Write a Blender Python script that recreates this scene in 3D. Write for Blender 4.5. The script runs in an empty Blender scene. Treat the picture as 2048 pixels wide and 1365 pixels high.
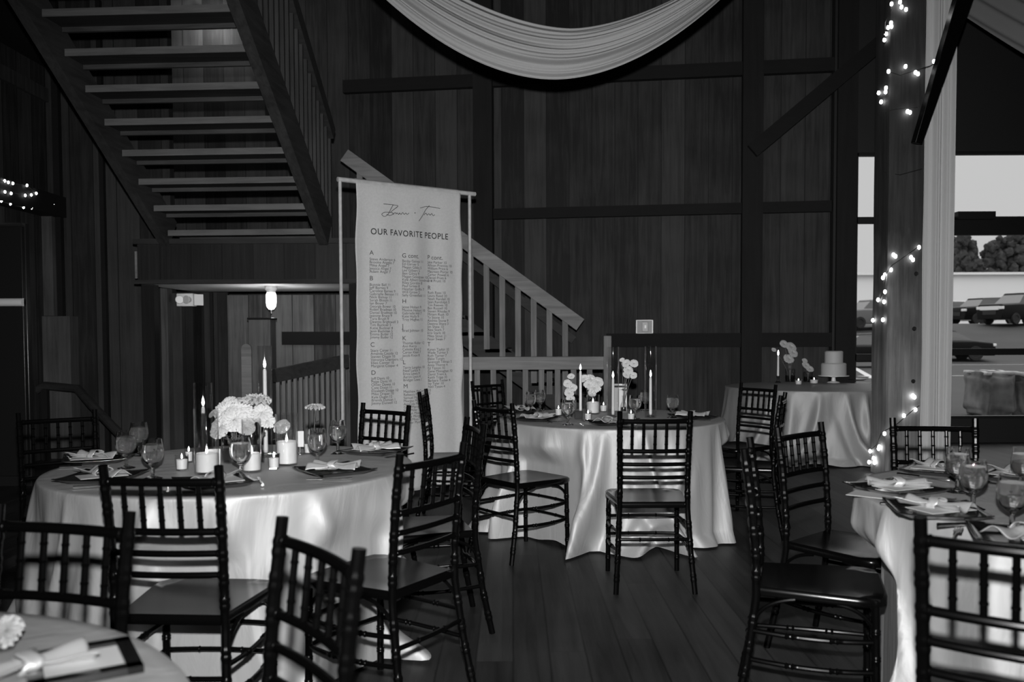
import bpy, bmesh, math, random
from mathutils import Vector, Matrix, noise
random.seed(7)
PI = math.pi
S = bpy.context.scene
COL = S.collection

# ------------------------------------------------------------------ camera
F = 1750.0; PITCH = 0.04; ROLL = .004; CAMZ = 1.31; HOR = 672.0
CY = HOR + F*math.tan(PITCH)
cd = bpy.data.cameras.new('camera'); cam = bpy.data.objects.new('camera', cd); COL.objects.link(cam)
cam.location = (0, 0, CAMZ); cam.rotation_euler = (Matrix.Rotation(PI/2-PITCH, 3, 'X') @ Matrix.Rotation(-ROLL, 3, 'Z')).to_euler()
cd.sensor_width = 36; cd.lens = 36*F/2048; cd.shift_y = (CY-682.5)/2048
cd.clip_start = .05; cd.clip_end = 400
cd.dof.use_dof = True; cd.dof.focus_distance = 5.6; cd.dof.aperture_fstop = 3.4
S.camera = cam
# ------------------------------------------------------------------ world: overcast sky
w = bpy.data.worlds.new('sky'); S.world = w; w.use_nodes = True
nt = w.node_tree; nt.nodes.clear()
tc = nt.nodes.new('ShaderNodeTexCoord'); sx = nt.nodes.new('ShaderNodeSeparateXYZ')
rp = nt.nodes.new('ShaderNodeValToRGB'); bg = nt.nodes.new('ShaderNodeBackground'); wo = nt.nodes.new('ShaderNodeOutputWorld')
nt.links.new(tc.outputs['Generated'], sx.inputs[0]); nt.links.new(sx.outputs['Z'], rp.inputs[0])
rp.color_ramp.elements[0].position = 0.0; rp.color_ramp.elements[0].color = (.64, .64, .64, 1)
rp.color_ramp.elements[1].position = 0.9; rp.color_ramp.elements[1].color = (2.4, 2.4, 2.4, 1)
e = rp.color_ramp.elements.new(.28); e.color = (.68, .68, .68, 1)
nt.links.new(rp.outputs[0], bg.inputs[0]); bg.inputs[1].default_value = 1.0
nt.links.new(bg.outputs[0], wo.inputs[0])
# ------------------------------------------------------------------ the photographer's flash, above the lens
fl = bpy.data.lights.new('camera_flash', 'SPOT'); fo = bpy.data.objects.new('camera_flash', fl); COL.objects.link(fo)
FLASH = 205.0
fl.energy = FLASH; fl.spot_size = math.radians(100); fl.spot_blend = 1.0; fl.shadow_soft_size = .025
fo.location = (0.0, 0.0, CAMZ+.19)
fo.rotation_euler = (PI/2-math.radians(6), 0, -math.radians(2))
fl.use_nodes = True
ln = fl.node_tree; em = [n for n in ln.nodes if n.type == 'EMISSION'][0]
lf = ln.nodes.new('ShaderNodeLightFalloff'); lf.inputs['Strength'].default_value = 1.0
ln.links.new(lf.outputs['Linear'], em.inputs['Strength'])
S.view_settings.view_transform = 'Standard'; S.view_settings.look = 'None'
S.view_settings.gamma = 1; S.view_settings.exposure = 0; S.view_settings.use_curve_mapping = False

# ------------------------------------------------------------------ projection helpers (pixel of the photo -> place)
def ray(px, py):
    u2 = (px-1024)/F; v2 = (py-CY)/F; u = u2-v2*ROLL; v = v2+u2*ROLL
    return Vector((u, math.cos(PITCH)-v*math.sin(PITCH), -(math.sin(PITCH)+v*math.cos(PITCH))))
def at(px, py, Y):
    r = ray(px, py); r = r*(Y/r.y); return Vector((r.x, Y, r.z+CAMZ))
def on(px, py, z):
    r = ray(px, py); k = (z-CAMZ)/r.z; return Vector((r.x*k, r.y*k, z))

# ------------------------------------------------------------------ materials
MATS = {}
def new_mat(name):
    m = bpy.data.materials.new(name); m.use_nodes = True
    return m, m.node_tree, m.node_tree.nodes['Principled BSDF']
def plain(name, c, rough=.5, metal=0, spec=.5, coat=0, noise_amt=0, noise_scale=8, bump=0, bscale=60, sheen=0):
    if name in MATS: return MATS[name]
    m, t, b = new_mat(name)
    b.inputs['Base Color'].default_value = (c, c, c, 1); b.inputs['Roughness'].default_value = rough
    b.inputs['Metallic'].default_value = metal; b.inputs['Specular IOR Level'].default_value = spec
    b.inputs['Coat Weight'].default_value = coat; b.inputs['Coat Roughness'].default_value = .08
    b.inputs['Sheen Weight'].default_value = sheen
    co = t.nodes.new('ShaderNodeTexCoord')
    if noise_amt:
        n = t.nodes.new('ShaderNodeTexNoise'); n.inputs['Scale'].default_value = noise_scale; n.inputs['Detail'].default_value = 6
        r = t.nodes.new('ShaderNodeMapRange'); t.links.new(co.outputs['Object'], n.inputs['Vector'])
        r.inputs['From Min'].default_value = .3; r.inputs['From Max'].default_value = .7
        r.inputs['To Min'].default_value = c*(1-noise_amt); r.inputs['To Max'].default_value = c*(1+noise_amt)
        t.links.new(n.outputs[0], r.inputs[0]); t.links.new(r.outputs[0], b.inputs['Base Color'])
    if bump:
        n = t.nodes.new('ShaderNodeTexNoise'); n.inputs['Scale'].default_value = bscale; n.inputs['Detail'].default_value = 4
        bp = t.nodes.new('ShaderNodeBump'); bp.inputs['Strength'].default_value = bump; bp.inputs['Distance'].default_value = .01
        t.links.new(co.outputs['Object'], n.inputs['Vector']); t.links.new(n.outputs[0], bp.inputs['Height']); t.links.new(bp.outputs[0], b.inputs['Normal'])
    MATS[name] = m; return m
def emis(name, s, c=1):
    if name in MATS: return MATS[name]
    m, t, b = new_mat(name)
    b.inputs['Base Color'].default_value = (.8, .8, .8, 1)
    b.inputs['Emission Color'].default_value = (c, c, c, 1); b.inputs['Emission Strength'].default_value = s
    MATS[name] = m; return m
def math_node(t, op, a, b=None):
    n = t.nodes.new('ShaderNodeMath'); n.operation = op
    for i, x in enumerate((a, b)):
        if x is None: continue
        if isinstance(x, (int, float)): n.inputs[i].default_value = x
        else: t.links.new(x, n.inputs[i])
    return n.outputs[0]
def wood(name, lo, hi, axis='Z', plank=0, across='X', rough=.65, seam=.9, grain=1.0, coat=0, spec=.3, length=0, bump=.35):
    """Wood with grain along `axis`; if plank>0 boards of that width lie side by side along `across`."""
    if name in MATS: return MATS[name]
    m, t, b = new_mat(name)
    co = t.nodes.new('ShaderNodeTexCoord'); s = t.nodes.new('ShaderNodeSeparateXYZ')
    t.links.new(co.outputs['Object'], s.inputs[0])
    comp = {k: s.outputs[k] for k in 'XYZ'}
    cmb = t.nodes.new('ShaderNodeCombineXYZ'); 
    for i, k in enumerate('XYZ'):
        sc = 1.2 if k == axis else 22.0
        t.links.new(math_node(t, 'MULTIPLY', comp[k], sc), cmb.inputs[i])
    off = None
    if plank:
        idx = math_node(t, 'FLOOR', math_node(t, 'DIVIDE', comp[across], plank))
        wn = t.nodes.new('ShaderNodeTexWhiteNoise'); wn.noise_dimensions = '1D'; t.links.new(idx, wn.inputs['W'])
        rnd = wn.outputs['Value']
        if length:
            al = math_node(t, 'ADD', comp[axis], math_node(t, 'MULTIPLY', rnd, length*3))
            lidx = math_node(t, 'FLOOR', math_node(t, 'DIVIDE', al, length))
            wn2 = t.nodes.new('ShaderNodeTexWhiteNoise'); wn2.noise_dimensions = '2D'
            c2 = t.nodes.new('ShaderNodeCombineXYZ'); t.links.new(idx, c2.inputs[0]); t.links.new(lidx, c2.inputs[1])
            t.links.new(c2.outputs[0], wn2.inputs['Vector']); rnd = wn2.outputs['Value']
        addv = t.nodes.new('ShaderNodeVectorMath'); addv.operation = 'ADD'
        c3 = t.nodes.new('ShaderNodeCombineXYZ'); k3 = math_node(t, 'MULTIPLY', rnd, 60.0)
        for i in range(3): t.links.new(k3, c3.inputs[i])
        t.links.new(cmb.outputs[0], addv.inputs[0]); t.links.new(c3.outputs[0], addv.inputs[1]); vec = addv.outputs[0]
    else:
        rnd = None; vec = cmb.outputs[0]
    n1 = t.nodes.new('ShaderNodeTexNoise'); n1.inputs['Scale'].default_value = 1.0; n1.inputs['Detail'].default_value = 8; n1.inputs['Roughness'].default_value = .65
    n1.inputs['Distortion'].default_value = .6
    t.links.new(vec, n1.inputs['Vector'])
    n2 = t.nodes.new('ShaderNodeTexNoise'); n2.inputs['Scale'].default_value = 2.2; n2.inputs['Detail'].default_value = 3
    t.links.new(co.outputs['Object'], n2.inputs['Vector'])
    v = math_node(t, 'MULTIPLY', n1.outputs[0], .6)
    v = math_node(t, 'ADD', v, math_node(t, 'MULTIPLY', n2.outputs[0], .3))
    v = math_node(t, 'ADD', v, math_node(t, 'MULTIPLY', rnd, .3) if rnd else .15)
    r = t.nodes.new('ShaderNodeMapRange'); r.inputs['From Min'].default_value = .44; r.inputs['From Max'].default_value = .78
    r.inputs['To Min'].default_value = lo; r.inputs['To Max'].default_value = hi; t.links.new(v, r.inputs[0])
    out = r.outputs[0]
    if plank:
        fr = math_node(t, 'FRACT', math_node(t, 'DIVIDE', comp[across], plank))
        d = math_node(t, 'ABSOLUTE', math_node(t, 'SUBTRACT', fr, .5))
        sm = math_node(t, 'GREATER_THAN', d, .5-.0045/plank)
        if length:
            fr2 = math_node(t, 'FRACT', math_node(t, 'DIVIDE', al, length))
            sm = math_node(t, 'MAXIMUM', sm, math_node(t, 'GREATER_THAN', math_node(t, 'ABSOLUTE', math_node(t, 'SUBTRACT', fr2, .5)), .5-.002/length))
        out = math_node(t, 'MULTIPLY', out, math_node(t, 'SUBTRACT', 1.0, math_node(t, 'MULTIPLY', sm, seam)))
    t.links.new(out, b.inputs['Base Color'])
    bp = t.nodes.new('ShaderNodeBump'); bp.inputs['Strength'].default_value = bump; bp.inputs['Distance'].default_value = .006
    t.links.new(n1.outputs[0], bp.inputs['Height']); t.links.new(bp.outputs[0], b.inputs['Normal'])
    b.inputs['Roughness'].default_value = rough; b.inputs['Specular IOR Level'].default_value = spec
    b.inputs['Coat Weight'].default_value = coat; b.inputs['Coat Roughness'].default_value = .25
    MATS[name] = m; return m
def thin_glass(name, tint=1.0, refl=1.0, ior=1.45):
    if name in MATS: return MATS[name]
    m, t, b = new_mat(name); t.nodes.remove(b)
    o = [n for n in t.nodes if n.type == 'OUTPUT_MATERIAL'][0]
    tr = t.nodes.new('ShaderNodeBsdfTransparent'); tr.inputs[0].default_value = (tint, tint, tint, 1)
    gl = t.nodes.new('ShaderNodeBsdfGlossy'); gl.inputs['Roughness'].default_value = .03; gl.inputs[0].default_value = (refl, refl, refl, 1)
    lw = t.nodes.new('ShaderNodeLayerWeight'); lw.inputs['Blend'].default_value = .5; mx = t.nodes.new('ShaderNodeMixShader')
    fac = math_node(t, 'ADD', .05, math_node(t, 'MULTIPLY', math_node(t, 'POWER', lw.outputs['Facing'], 4.0), .7))
    t.links.new(fac, mx.inputs[0]); t.links.new(tr.outputs[0], mx.inputs[1]); t.links.new(gl.outputs[0], mx.inputs[2]); t.links.new(mx.outputs[0], o.inputs[0])
    MATS[name] = m; return m
def glass(name, ior=1.45, rough=0.0):
    if name in MATS: return MATS[name]
    m, t, b = new_mat(name)
    b.inputs['Base Color'].default_value = (1, 1, 1, 1); b.inputs['Roughness'].default_value = rough
    b.inputs['IOR'].default_value = ior; b.inputs['Transmission Weight'].default_value = 1
    MATS[name] = m; return m
def satin(name, c, rough=.58, spec=.35, metal=.38):
    if name in MATS: return MATS[name]
    m, t, b = new_mat(name)
    b.inputs['Base Color'].default_value = (c, c, c, 1); b.inputs['Roughness'].default_value = rough
    b.inputs['Specular IOR Level'].default_value = spec; b.inputs['Metallic'].default_value = metal
    co = t.nodes.new('ShaderNodeTexCoord'); n = t.nodes.new('ShaderNodeTexNoise'); n.inputs['Scale'].default_value = 5; n.inputs['Detail'].default_value = 5
    n.inputs['Distortion'].default_value = 1.0
    mp = t.nodes.new('ShaderNodeMapping'); mp.inputs['Scale'].default_value = (1.6, 1.6, .5)
    t.links.new(co.outputs['Object'], mp.inputs[0]); t.links.new(mp.outputs[0], n.inputs['Vector'])
    bp = t.nodes.new('ShaderNodeBump'); bp.inputs['Strength'].default_value = .35; bp.inputs['Distance'].default_value = .02
    t.links.new(n.outputs[0], bp.inputs['Height']); t.links.new(bp.outputs[0], b.inputs['Normal'])
    MATS[name] = m; return m

M_wall = wood('barn_boards', .004, .036, 'Z', .285, 'X', rough=.7)
M_wallL = wood('barn_boards_side', .010, .045, 'Z', .27, 'X', rough=.7)
M_wallF = wood('barn_boards_front', .007, .036, 'Z', .25, 'X', rough=.7)
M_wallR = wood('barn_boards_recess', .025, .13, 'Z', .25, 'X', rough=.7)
M_dark = wood('dark_timber', .002, .005, 'X', rough=.8)
M_darkv = wood('dark_timber_post', .003, .009, 'Z', rough=.8)
M_post = wood('weathered_post', .015, .055, 'Z', rough=.7)
M_postl = wood('pale_wing_post', .03, .09, 'Z', rough=.7)
M_stairx = wood('stair_boards', .010, .035, 'X', rough=.7)
M_tread = wood('stair_nosing', .07, .15, 'X', rough=.7)
M_rail = wood('railing_wood', .10, .26, 'X', rough=.65)
M_railz = wood('baluster_wood', .08, .22, 'Z', rough=.65)
M_raild = wood('dark_railing_wood', .015, .04, 'X', rough=.7)
M_floor = wood('floor_planks', .010, .042, 'Y', .15, 'X', rough=.5, seam=.5, coat=.03, spec=.25, length=2.3, bump=.25)
M_black = plain('black_lacquer', .002, .26, coat=.0, spec=.11)
M_seat = plain('black_lacquer_seat', .002, .2, coat=.0, spec=.22)
M_cloth = satin('satin_cloth', .47)
M_cloth2 = satin('satin_cloth_cake', .32)
M_napkin = satin('satin_napkin', .6, .42, metal=.4)
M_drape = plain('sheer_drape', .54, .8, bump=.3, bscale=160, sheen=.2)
M_banner = plain('banner_linen', .50, .85, bump=.25, bscale=260, noise_amt=.05, noise_scale=60)
M_ink = plain('printed_ink', .025, .7)
M_pole = plain('pale_pole', .42, .5, noise_amt=.15, noise_scale=20)
M_wax = plain('candle_wax', .7, .5)
M_petal = plain('white_petals', .62, .6, sheen=.2)
M_petal2 = plain('grey_petals', .45, .6, sheen=.2)
M_leaf = plain('green_stems', .12, .6)
M_card = plain('paper_card', .62, .6)
M_plate = plain('black_plate', .008, .15, coat=.3)
M_steel = plain('cutlery_steel', .75, .18, metal=1)
M_dsteel = plain('dark_steel', .05, .3, metal=.7)
M_chrome = plain('chrome', .9, .12, metal=1)
M_flame = emis('flame', 14)
M_bulb = emis('fairy_bulb', 12)
M_white = plain('white_plastic', .7, .4)
M_wire = plain('dark_wire', .01, .5)
M_hglass = thin_glass('hurricane_glass', .97)
M_pane = thin_glass('window_glass', .96)
M_glass = glass('goblet_glass')
M_water = glass('drinking_water', 1.33, .05)
M_water.node_tree.nodes['Principled BSDF'].inputs['Transmission Weight'].default_value = .90
M_water.node_tree.nodes['Principled BSDF'].inputs['Base Color'].default_value = (.9, .9, .9, 1)
M_asph = plain('asphalt', .022, .8, noise_amt=.25, noise_scale=.6)
M_paint = plain('road_paint', .5, .7)
M_bldg = plain('white_siding', .95, .7)
M_frame = plain('window_frame_black', .006, .5)
M_icing = plain('cake_icing', .42, .6, bump=.2, bscale=40)
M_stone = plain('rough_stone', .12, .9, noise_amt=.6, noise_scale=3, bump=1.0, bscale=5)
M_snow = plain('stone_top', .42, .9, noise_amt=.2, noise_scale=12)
M_tree = plain('pine_foliage', .03, .9, noise_amt=.5, noise_scale=1)
M_trunk = plain('pine_trunk', .05, .9)
M_tyre = plain('tyre_rubber', .012, .8)
M_cglass = plain('car_glass', .05, .1, spec=.9)
M_cdark = plain('dark_car_paint', .006, .3, coat=.0, spec=.15)
M_cwhite = plain('white_car_paint', .6, .4)
M_cgrey = plain('grey_car_paint', .14, .4, spec=.3)
M_lamp = plain('headlamp', .75, .2)

# ------------------------------------------------------------------ mesh builder
class MB:
    def __init__(s): s.v = []; s.f = []
    def add(s, vs, fs):
        o = len(s.v); s.v += [tuple(v) for v in vs]; s.f += [tuple(i+o for i in f) for f in fs]; return s
    def box(s, lo, hi, M=None):
        x0, y0, z0 = lo; x1, y1, z1 = hi
        vs = [Vector(p) for p in ((x0,y0,z0),(x1,y0,z0),(x1,y1,z0),(x0,y1,z0),(x0,y0,z1),(x1,y0,z1),(x1,y1,z1),(x0,y1,z1))]
        if M: vs = [M@v for v in vs]
        return s.add(vs, [(3,2,1,0),(4,5,6,7),(0,1,5,4),(1,2,6,5),(2,3,7,6),(3,0,4,7)])
    def bar(s, a, b, w, h, up=(0,0,1)):
        """rectangular bar from a to b; w across, h along `up`"""
        a, b = Vector(a), Vector(b); d = (b-a); L = d.length; d.normalize(); up = Vector(up)
        x = d.cross(up).normalized(); u = x.cross(d).normalized()
        vs = []
        for p in (a, b):
            for sx, sz in ((-1,-1),(1,-1),(1,1),(-1,1)): vs.append(p+x*sx*w/2+u*sz*h/2)
        return s.add(vs, [(0,1,2,3),(7,6,5,4),(0,4,5,1),(1,5,6,2),(2,6,7,3),(3,7,4,0)])
    def tube(s, pts, rad, seg=8, cap=True):
        pts = [Vector(p) for p in pts]; n = len(pts)
        if not hasattr(rad, '__len__'): rad = [rad]*n
        t0 = (pts[1]-pts[0]).normalized()
        ref = Vector((0,0,1)) if abs(t0.z) < .9 else Vector((1,0,0))
        u = t0.cross(ref).normalized(); vs = []; fs = []
        for i, p in enumerate(pts):
            t = (pts[min(i+1,n-1)]-pts[max(i-1,0)]).normalized()
            u = (u-t*u.dot(t)).normalized(); w_ = t.cross(u)
            for k in range(seg):
                a = 2*PI*k/seg; vs.append(p+(u*math.cos(a)+w_*math.sin(a))*rad[i])
        for i in range(n-1):
            for k in range(seg):
                k2 = (k+1) % seg; fs.append((i*seg+k, i*seg+k2, (i+1)*seg+k2, (i+1)*seg+k))
        if cap: fs.append(tuple(range(seg-1,-1,-1))); fs.append(tuple((n-1)*seg+k for k in range(seg)))
        return s.add(vs, fs)
    def lathe(s, prof, c=(0,0,0), seg=24, closed=False, amp=None):
        c = Vector(c); vs = []; fs = []; n = len(prof)
        for r, z in prof:
            for k in range(seg):
                a = 2*PI*k/seg; vs.append(c+Vector((max(r,1e-5)*math.cos(a), max(r,1e-5)*math.sin(a), z)))
        for i in range(n if closed else n-1):
            j = (i+1) % n
            for k in range(seg):
                k2 = (k+1) % seg; fs.append((i*seg+k, i*seg+k2, j*seg+k2, j*seg+k))
        return s.add(vs, fs)
    def grid(s, fn, nu, nv, wrap=False):
        vs = []; fs = []; m = nu if wrap else nu+1
        for j in range(nv+1):
            for i in range(m): vs.append(fn(i/nu, j/nv))
        for j in range(nv):
            for i in range(nu):
                i2 = (i+1) % m; fs.append((j*m+i, j*m+i2, (j+1)*m+i2, (j+1)*m+i))
        return s.add(vs, fs)
    def build(s, name, mat, parent=None, smooth=True, bevel=0, solid=0, angle=.6, loc=None):
        me = bpy.data.meshes.new(name); me.from_pydata([tuple(v) for v in s.v], [], s.f); me.update()
        me.materials.append(mat)
        o = bpy.data.objects.new(name, me); COL.objects.link(o)
        if smooth:
            bm = bmesh.new(); bm.from_mesh(me)
            for f in bm.faces: f.smooth = True
            for e_ in bm.edges:
                if len(e_.link_faces) == 2 and e_.calc_face_angle(0) > angle: e_.smooth = False
            bm.to_mesh(me); bm.free()
        if bevel:
            b = o.modifiers.new('bevel', 'BEVEL'); b.width = bevel; b.segments = 2; b.limit_method = 'ANGLE'
        if solid:
            q = o.modifiers.new('solid', 'SOLIDIFY'); q.thickness = solid; q.offset = -1
        if parent: o.parent = parent
        if loc: o.location = loc
        return o
def tag(o, label=None, cat=None, group=None, kind=None):
    if label: o['label'] = label
    if cat: o['category'] = cat
    if group: o['group'] = group
    if kind: o['kind'] = kind
    return o
def empty(name, loc, rz=0, label=None, cat=None, group=None):
    o = bpy.data.objects.new(name, None); COL.objects.link(o); o.location = loc; o.rotation_euler = (0,0,rz); o.empty_display_size = .05
    return tag(o, label, cat, group)
def copy_tree(o, parent=None):
    c = o.copy(); COL.objects.link(c)
    if parent: c.parent = parent
    for ch in [x for x in KIDS.get(o.name, [])]: copy_tree(ch, c)
    return c
KIDS = {}
def reg(root):
    """remember the children of a prototype"""
    for o in list(COL.objects):
        if o.parent and (o.parent == root or (o.parent.parent == root)):
            l = KIDS.setdefault(o.parent.name, [])
            if o not in l: l.append(o)
    return root
def struct(name, mb, mat, parent=None, **k):
    o = mb.build(name, mat, parent, **k)
    if not parent: o['kind'] = 'structure'
    return o
def smooth01(x): x = max(0, min(1, x)); return x*x*(3-2*x)

# ================================================================== ROOM
# back wall: plane  .0896 Y + .0128 X = 1 (turned 8 degrees)
def backY(X): return (1-.0128*X)/.0896
WYAW = -math.atan(.0128/.0896)
def wall_obj(name, p0, p1, z0, z1, mat, th=.12, holes=None):
    """wall with its face from p0 to p1 (2D), local X along it"""
    p0 = Vector((p0[0], p0[1], 0)); p1 = Vector((p1[0], p1[1], 0)); d = p1-p0; L = d.length; a = math.atan2(d.y, d.x)
    m = MB()
    if not holes: m.box((0,0,z0), (L,th,z1))
    else:
        x = 0
        for (h0, h1, hz0, hz1) in holes:
            m.box((x,0,z0), (h0,th,z1)); m.box((h0,0,z0), (h1,th,hz0)); m.box((h0,0,hz1), (h1,th,z1)); x = h1
        m.box((x,0,z0), (L,th,z1))
    o = struct(name, m, mat, smooth=False); o.location = p0; o.rotation_euler = (0,0,a); return o
TOPZ = 6.6
struct('floor', MB().box((-5.2,-3.2,-.1), (9.2,12.2,0)), M_floor, smooth=False).rotation_euler = (0,0,0)
XL = -5.05
XC = 4.03                                             # where back wall meets the window wall
wall_obj('wall_back', (-5.2, backY(-5.2)), (XC+.02, backY(XC+.02)), 0, TOPZ, M_wall)
wall_obj('wall_left', (XL, -3.1), (XL, 12.0), 0, TOPZ, M_wallL)
wall_obj('wall_near', (9.1, -3.1), (-5.2, -3.1), 0, TOPZ, plain('near_wall', .03, .8))
wall_obj('wall_right', (9.0, 10.7), (9.0, -3.1), 0, TOPZ, plain('near_wall', .03, .8))
struct('ceiling', MB().box((-5.2,-3.2,TOPZ), (9.2,12.2,TOPZ+.1)), plain('ceiling_dark', .02, .9), smooth=False)
# window wall, frontal, face at Y = 10.5
WY = 10.5
def wx(px): return at(px, 672, WY).x
def wz(py): return at(1900, py, WY).z
wl0 = wx(1664)
holes = [(wx(1706)-wl0, wx(1870)-wl0, wz(838), wz(305)), (wx(1888)-wl0, wx(2230)-wl0, wz(838), wz(303))]
M_wwall = plain('black_panel_wall', .010, .6)
wall_obj('wall_window', (wl0, WY), (9.2, WY), 0, TOPZ, M_wwall, th=.14, holes=holes)
for k, (h, tr) in enumerate(zip(holes, ([(433,446),(708,722)], [(433,470),(698,711)]))):
    x0, x1, z0, z1 = wl0+h[0], wl0+h[1], h[2], h[3]
    root = empty('window_%d' % (k+1), ((x0+x1)/2, WY+.05, z0)); root['kind'] = 'structure'
    def loc(m): return m
    c = Vector(((x0+x1)/2, WY+.05, z0))
    f = MB(); t_ = .05
    for lo, hi in (((x0,0,z0),(x0+t_,.08,z1)),((x1-t_,0,z0),(x1,.08,z1)),((x0,0,z0),(x1,.08,z0+.03)),((x0,0,z1-.03),(x1,.08,z1))):
        f.box((lo[0]-c.x, lo[1]-.03, lo[2]-c.z), (hi[0]-c.x, hi[1]-.03, hi[2]-c.z))
    f.build('window_frame', M_frame, root, smooth=False)
    for (a, b) in tr:
        MB().box((x0-c.x, -.03, wz(b)-c.z), (x1-c.x, .05, wz(a)-c.z)).build('transom', M_frame, root, smooth=False)
    MB().box((x0-c.x+.02, .055, .02), (x1-c.x-.02, .061, z1-z0-.02)).build('pane', M_pane, root, smooth=False)
MB().box((0,0,0), (wx(1980)-wx(1906), .10, wz(425)-wz(440)), Matrix.Translation((wx(1906), WY-.08, wz(440)))).build('door_closer', M_frame, smooth=False)
tag(bpy.data.objects['door_closer'], 'black closer box on the thick crossbar of the right window', 'door closer')
MB().box((wx(1905), WY-.03, wz(896)), (8.9, WY, wz(892))).build('trim_1', plain('trim_grey', .4, .5), smooth=False)['kind'] = 'structure'

# girts and posts on the back wall (structure trims)
def wall_pt(px, py, off=0):
    u = ray(px, py); k = 1/(.0896*u.y+.0128*u.x); p = Vector((u.x*k, u.y*k, u.z*k+CAMZ)); 
    n = Vector((-.0128, -.0896, 0)).normalized(); return p+n*off
nB = Vector((-.0128, -.0896, 0)).normalized()
ntr = [1]
def trim(a, b, w_, h, mat, up=(0,0,1)):
    ntr[0] += 1
    return struct('trim_%d' % ntr[0], MB().bar(a, b, w_, h, up), mat, smooth=False)
for (xa, xb, ya, yb, h) in ((690,1672,177,150,.16),(962,1660,426,419,.13),(1213,1660,680,681,.17),(560,700,677,677,.17)):
    A = wall_pt(xa, ya, .05); B = wall_pt(xb, yb, .05); A.z = B.z = (A.z+B.z)/2 if ya > 300 else A.z
    trim(A, B, .09, h, M_dark)
for (x0, x1, top) in ((953,990,TOPZ),(1480,1520,TOPZ),(1665,1704,TOPZ)):
    a = wall_pt(x0, 672, .09); b = wall_pt(x1, 672, .09); c = (a+b)/2
    trim((c.x,c.y,0.0), (c.x,c.y,top), (b-a).length, .17, M_darkv, up=nB)
a = wall_pt(1500, 310, .2); b = at(1790, 62, 10.3); trim(a, b, .12, .17, M_dark)

# left wing: a wall facing the room at Y = 9.6
YL = 9.6
def lx(px, Y=YL): return at(px, 672, Y).x
wall_obj('wall_wing', (XL, YL), (lx(346), YL), 0, TOPZ, M_wallF)
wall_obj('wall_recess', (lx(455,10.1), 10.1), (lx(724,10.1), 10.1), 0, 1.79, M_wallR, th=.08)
trim(at(565,677,10.04), at(722,677,10.04), .07, .15, M_dark)
wall_obj('wall_recess_side', (lx(346), 10.1+.35), (lx(346), YL), 0, 1.79, M_wallF, th=.1)
# dark door in the recess
dr = empty('door_1', (lx(402,10.3), 10.3, 0)); dr['kind'] = 'structure'
wd = (lx(457,10.3)-lx(348,10.3))
MB().box((-wd/2,0,0), (wd/2,.05,1.84)).build('door_leaf', wood('door_boards', .006, .028, 'Z', .2, 'X'), dr, smooth=False)
MB().box((wd*.18,-.03,0), (wd*.24,0,1.84)).build('door_batten', M_darkv, dr, smooth=False)
for (x0, x1, y0, y1, Y, mt) in ((75,110,408,632,YL-.12,M_postl),(75,150,633,1000,YL-.16,M_postl),(112,124,0,1000,YL-.05,M_dark),(322,344,572,1010,YL-.1,M_postl),(200,214,0,1000,YL-.04,M_dark)):
    a = at(x0, y0, Y); b = at(x1, y1, Y)
    ntr[0] += 1
    struct('trim_%d' % ntr[0], MB().box((a.x,Y-.02,max(b.z,0)), (b.x,YL,min(a.z,TOPZ))), mt, smooth=False)
# beams along the left side wall
for (y0, z_, h, d) in ((3.0, at(0,386,8.6).z, .22, .2), (3.0, at(0,40,8.6).z, .3, .25)):
    ntr[0] += 1
    struct('trim_%d' % ntr[0], MB().box((XL,y0,z_-h/2), (XL+d,YL,z_+h/2)), M_dark, smooth=False)
ntr[0] += 1
struct('trim_%d' % ntr[0], MB().box((XL,3.0,at(0,150,8.6).z), (XL+.04,YL,at(0,120,8.6).z)), M_post, smooth=False)

# ================================================================== STAIRS
# upper flight: rises from the landing towards the camera
st = empty('staircase', (-2.575, 8.4, 0), 0, 'open wooden staircase climbing toward the camera from a boarded landing at upper left', 'staircase')
Rz = Matrix.Rotation(math.radians(-3.5), 4, 'Z')
def stp(x, y, z):                                   # stair frame -> staircase local
    v = Rz @ Vector((x, y, 0)); return Vector((v.x, v.y, z))
W0, W1 = -.71, .78
N = 13; RISE = .195; RUN = .28; Z0 = 2.33
for i in range(N):
    y = -i*RUN; z = Z0+i*RISE
    Mx = Matrix.Translation((0,0,0)) @ Rz
    tr_ = MB().box((W0, y-.02, z-.04), (W1-.05, y+.25, z), Mx).build('tread', M_stairx, st, smooth=False)
    MB().box((W0, y-.03, z-.052), (W1-.05, y-.018, z+.002), Mx).build('nosing', M_tread if i != 10 else M_stairx, tr_, smooth=False)
    MB().box((W0, y+.225, z-.075), (W1-.05, y+.255, z-.02), Mx).build('tread_cleat', wood('cleat_boards', .02, .07, 'X', rough=.7), tr_, smooth=False)
for sx_ in (W0-.06, W1):
    a = stp(sx_, .12, Z0-.02); b = stp(sx_, -N*RUN, Z0+N*RISE-.08)
    MB().bar(a, b, .09, .30).build('stringer', wood('stringer_timber', .015, .05, 'Y', rough=.75), st, smooth=False)
# guard on the right of the flight: a rail and balusters
a = stp(W1+.02, .25, Z0+.95); b = stp(W1+.02, -N*RUN, Z0+N*RISE+1.12)
MB().bar(a, b, .09, .13).build('handrail', M_raild, st, smooth=False)
for i in range(30):
    t = i/29; y = .2-t*(N*RUN); zb = Z0-.05+(-y)*RISE/RUN
    p = stp(W1+.02, y, zb); MB().box((p.x-.02,p.y-.02,zb+.02), (p.x+.02,p.y+.02,zb+1.08)).build('baluster', M_post, st, smooth=False)
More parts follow.
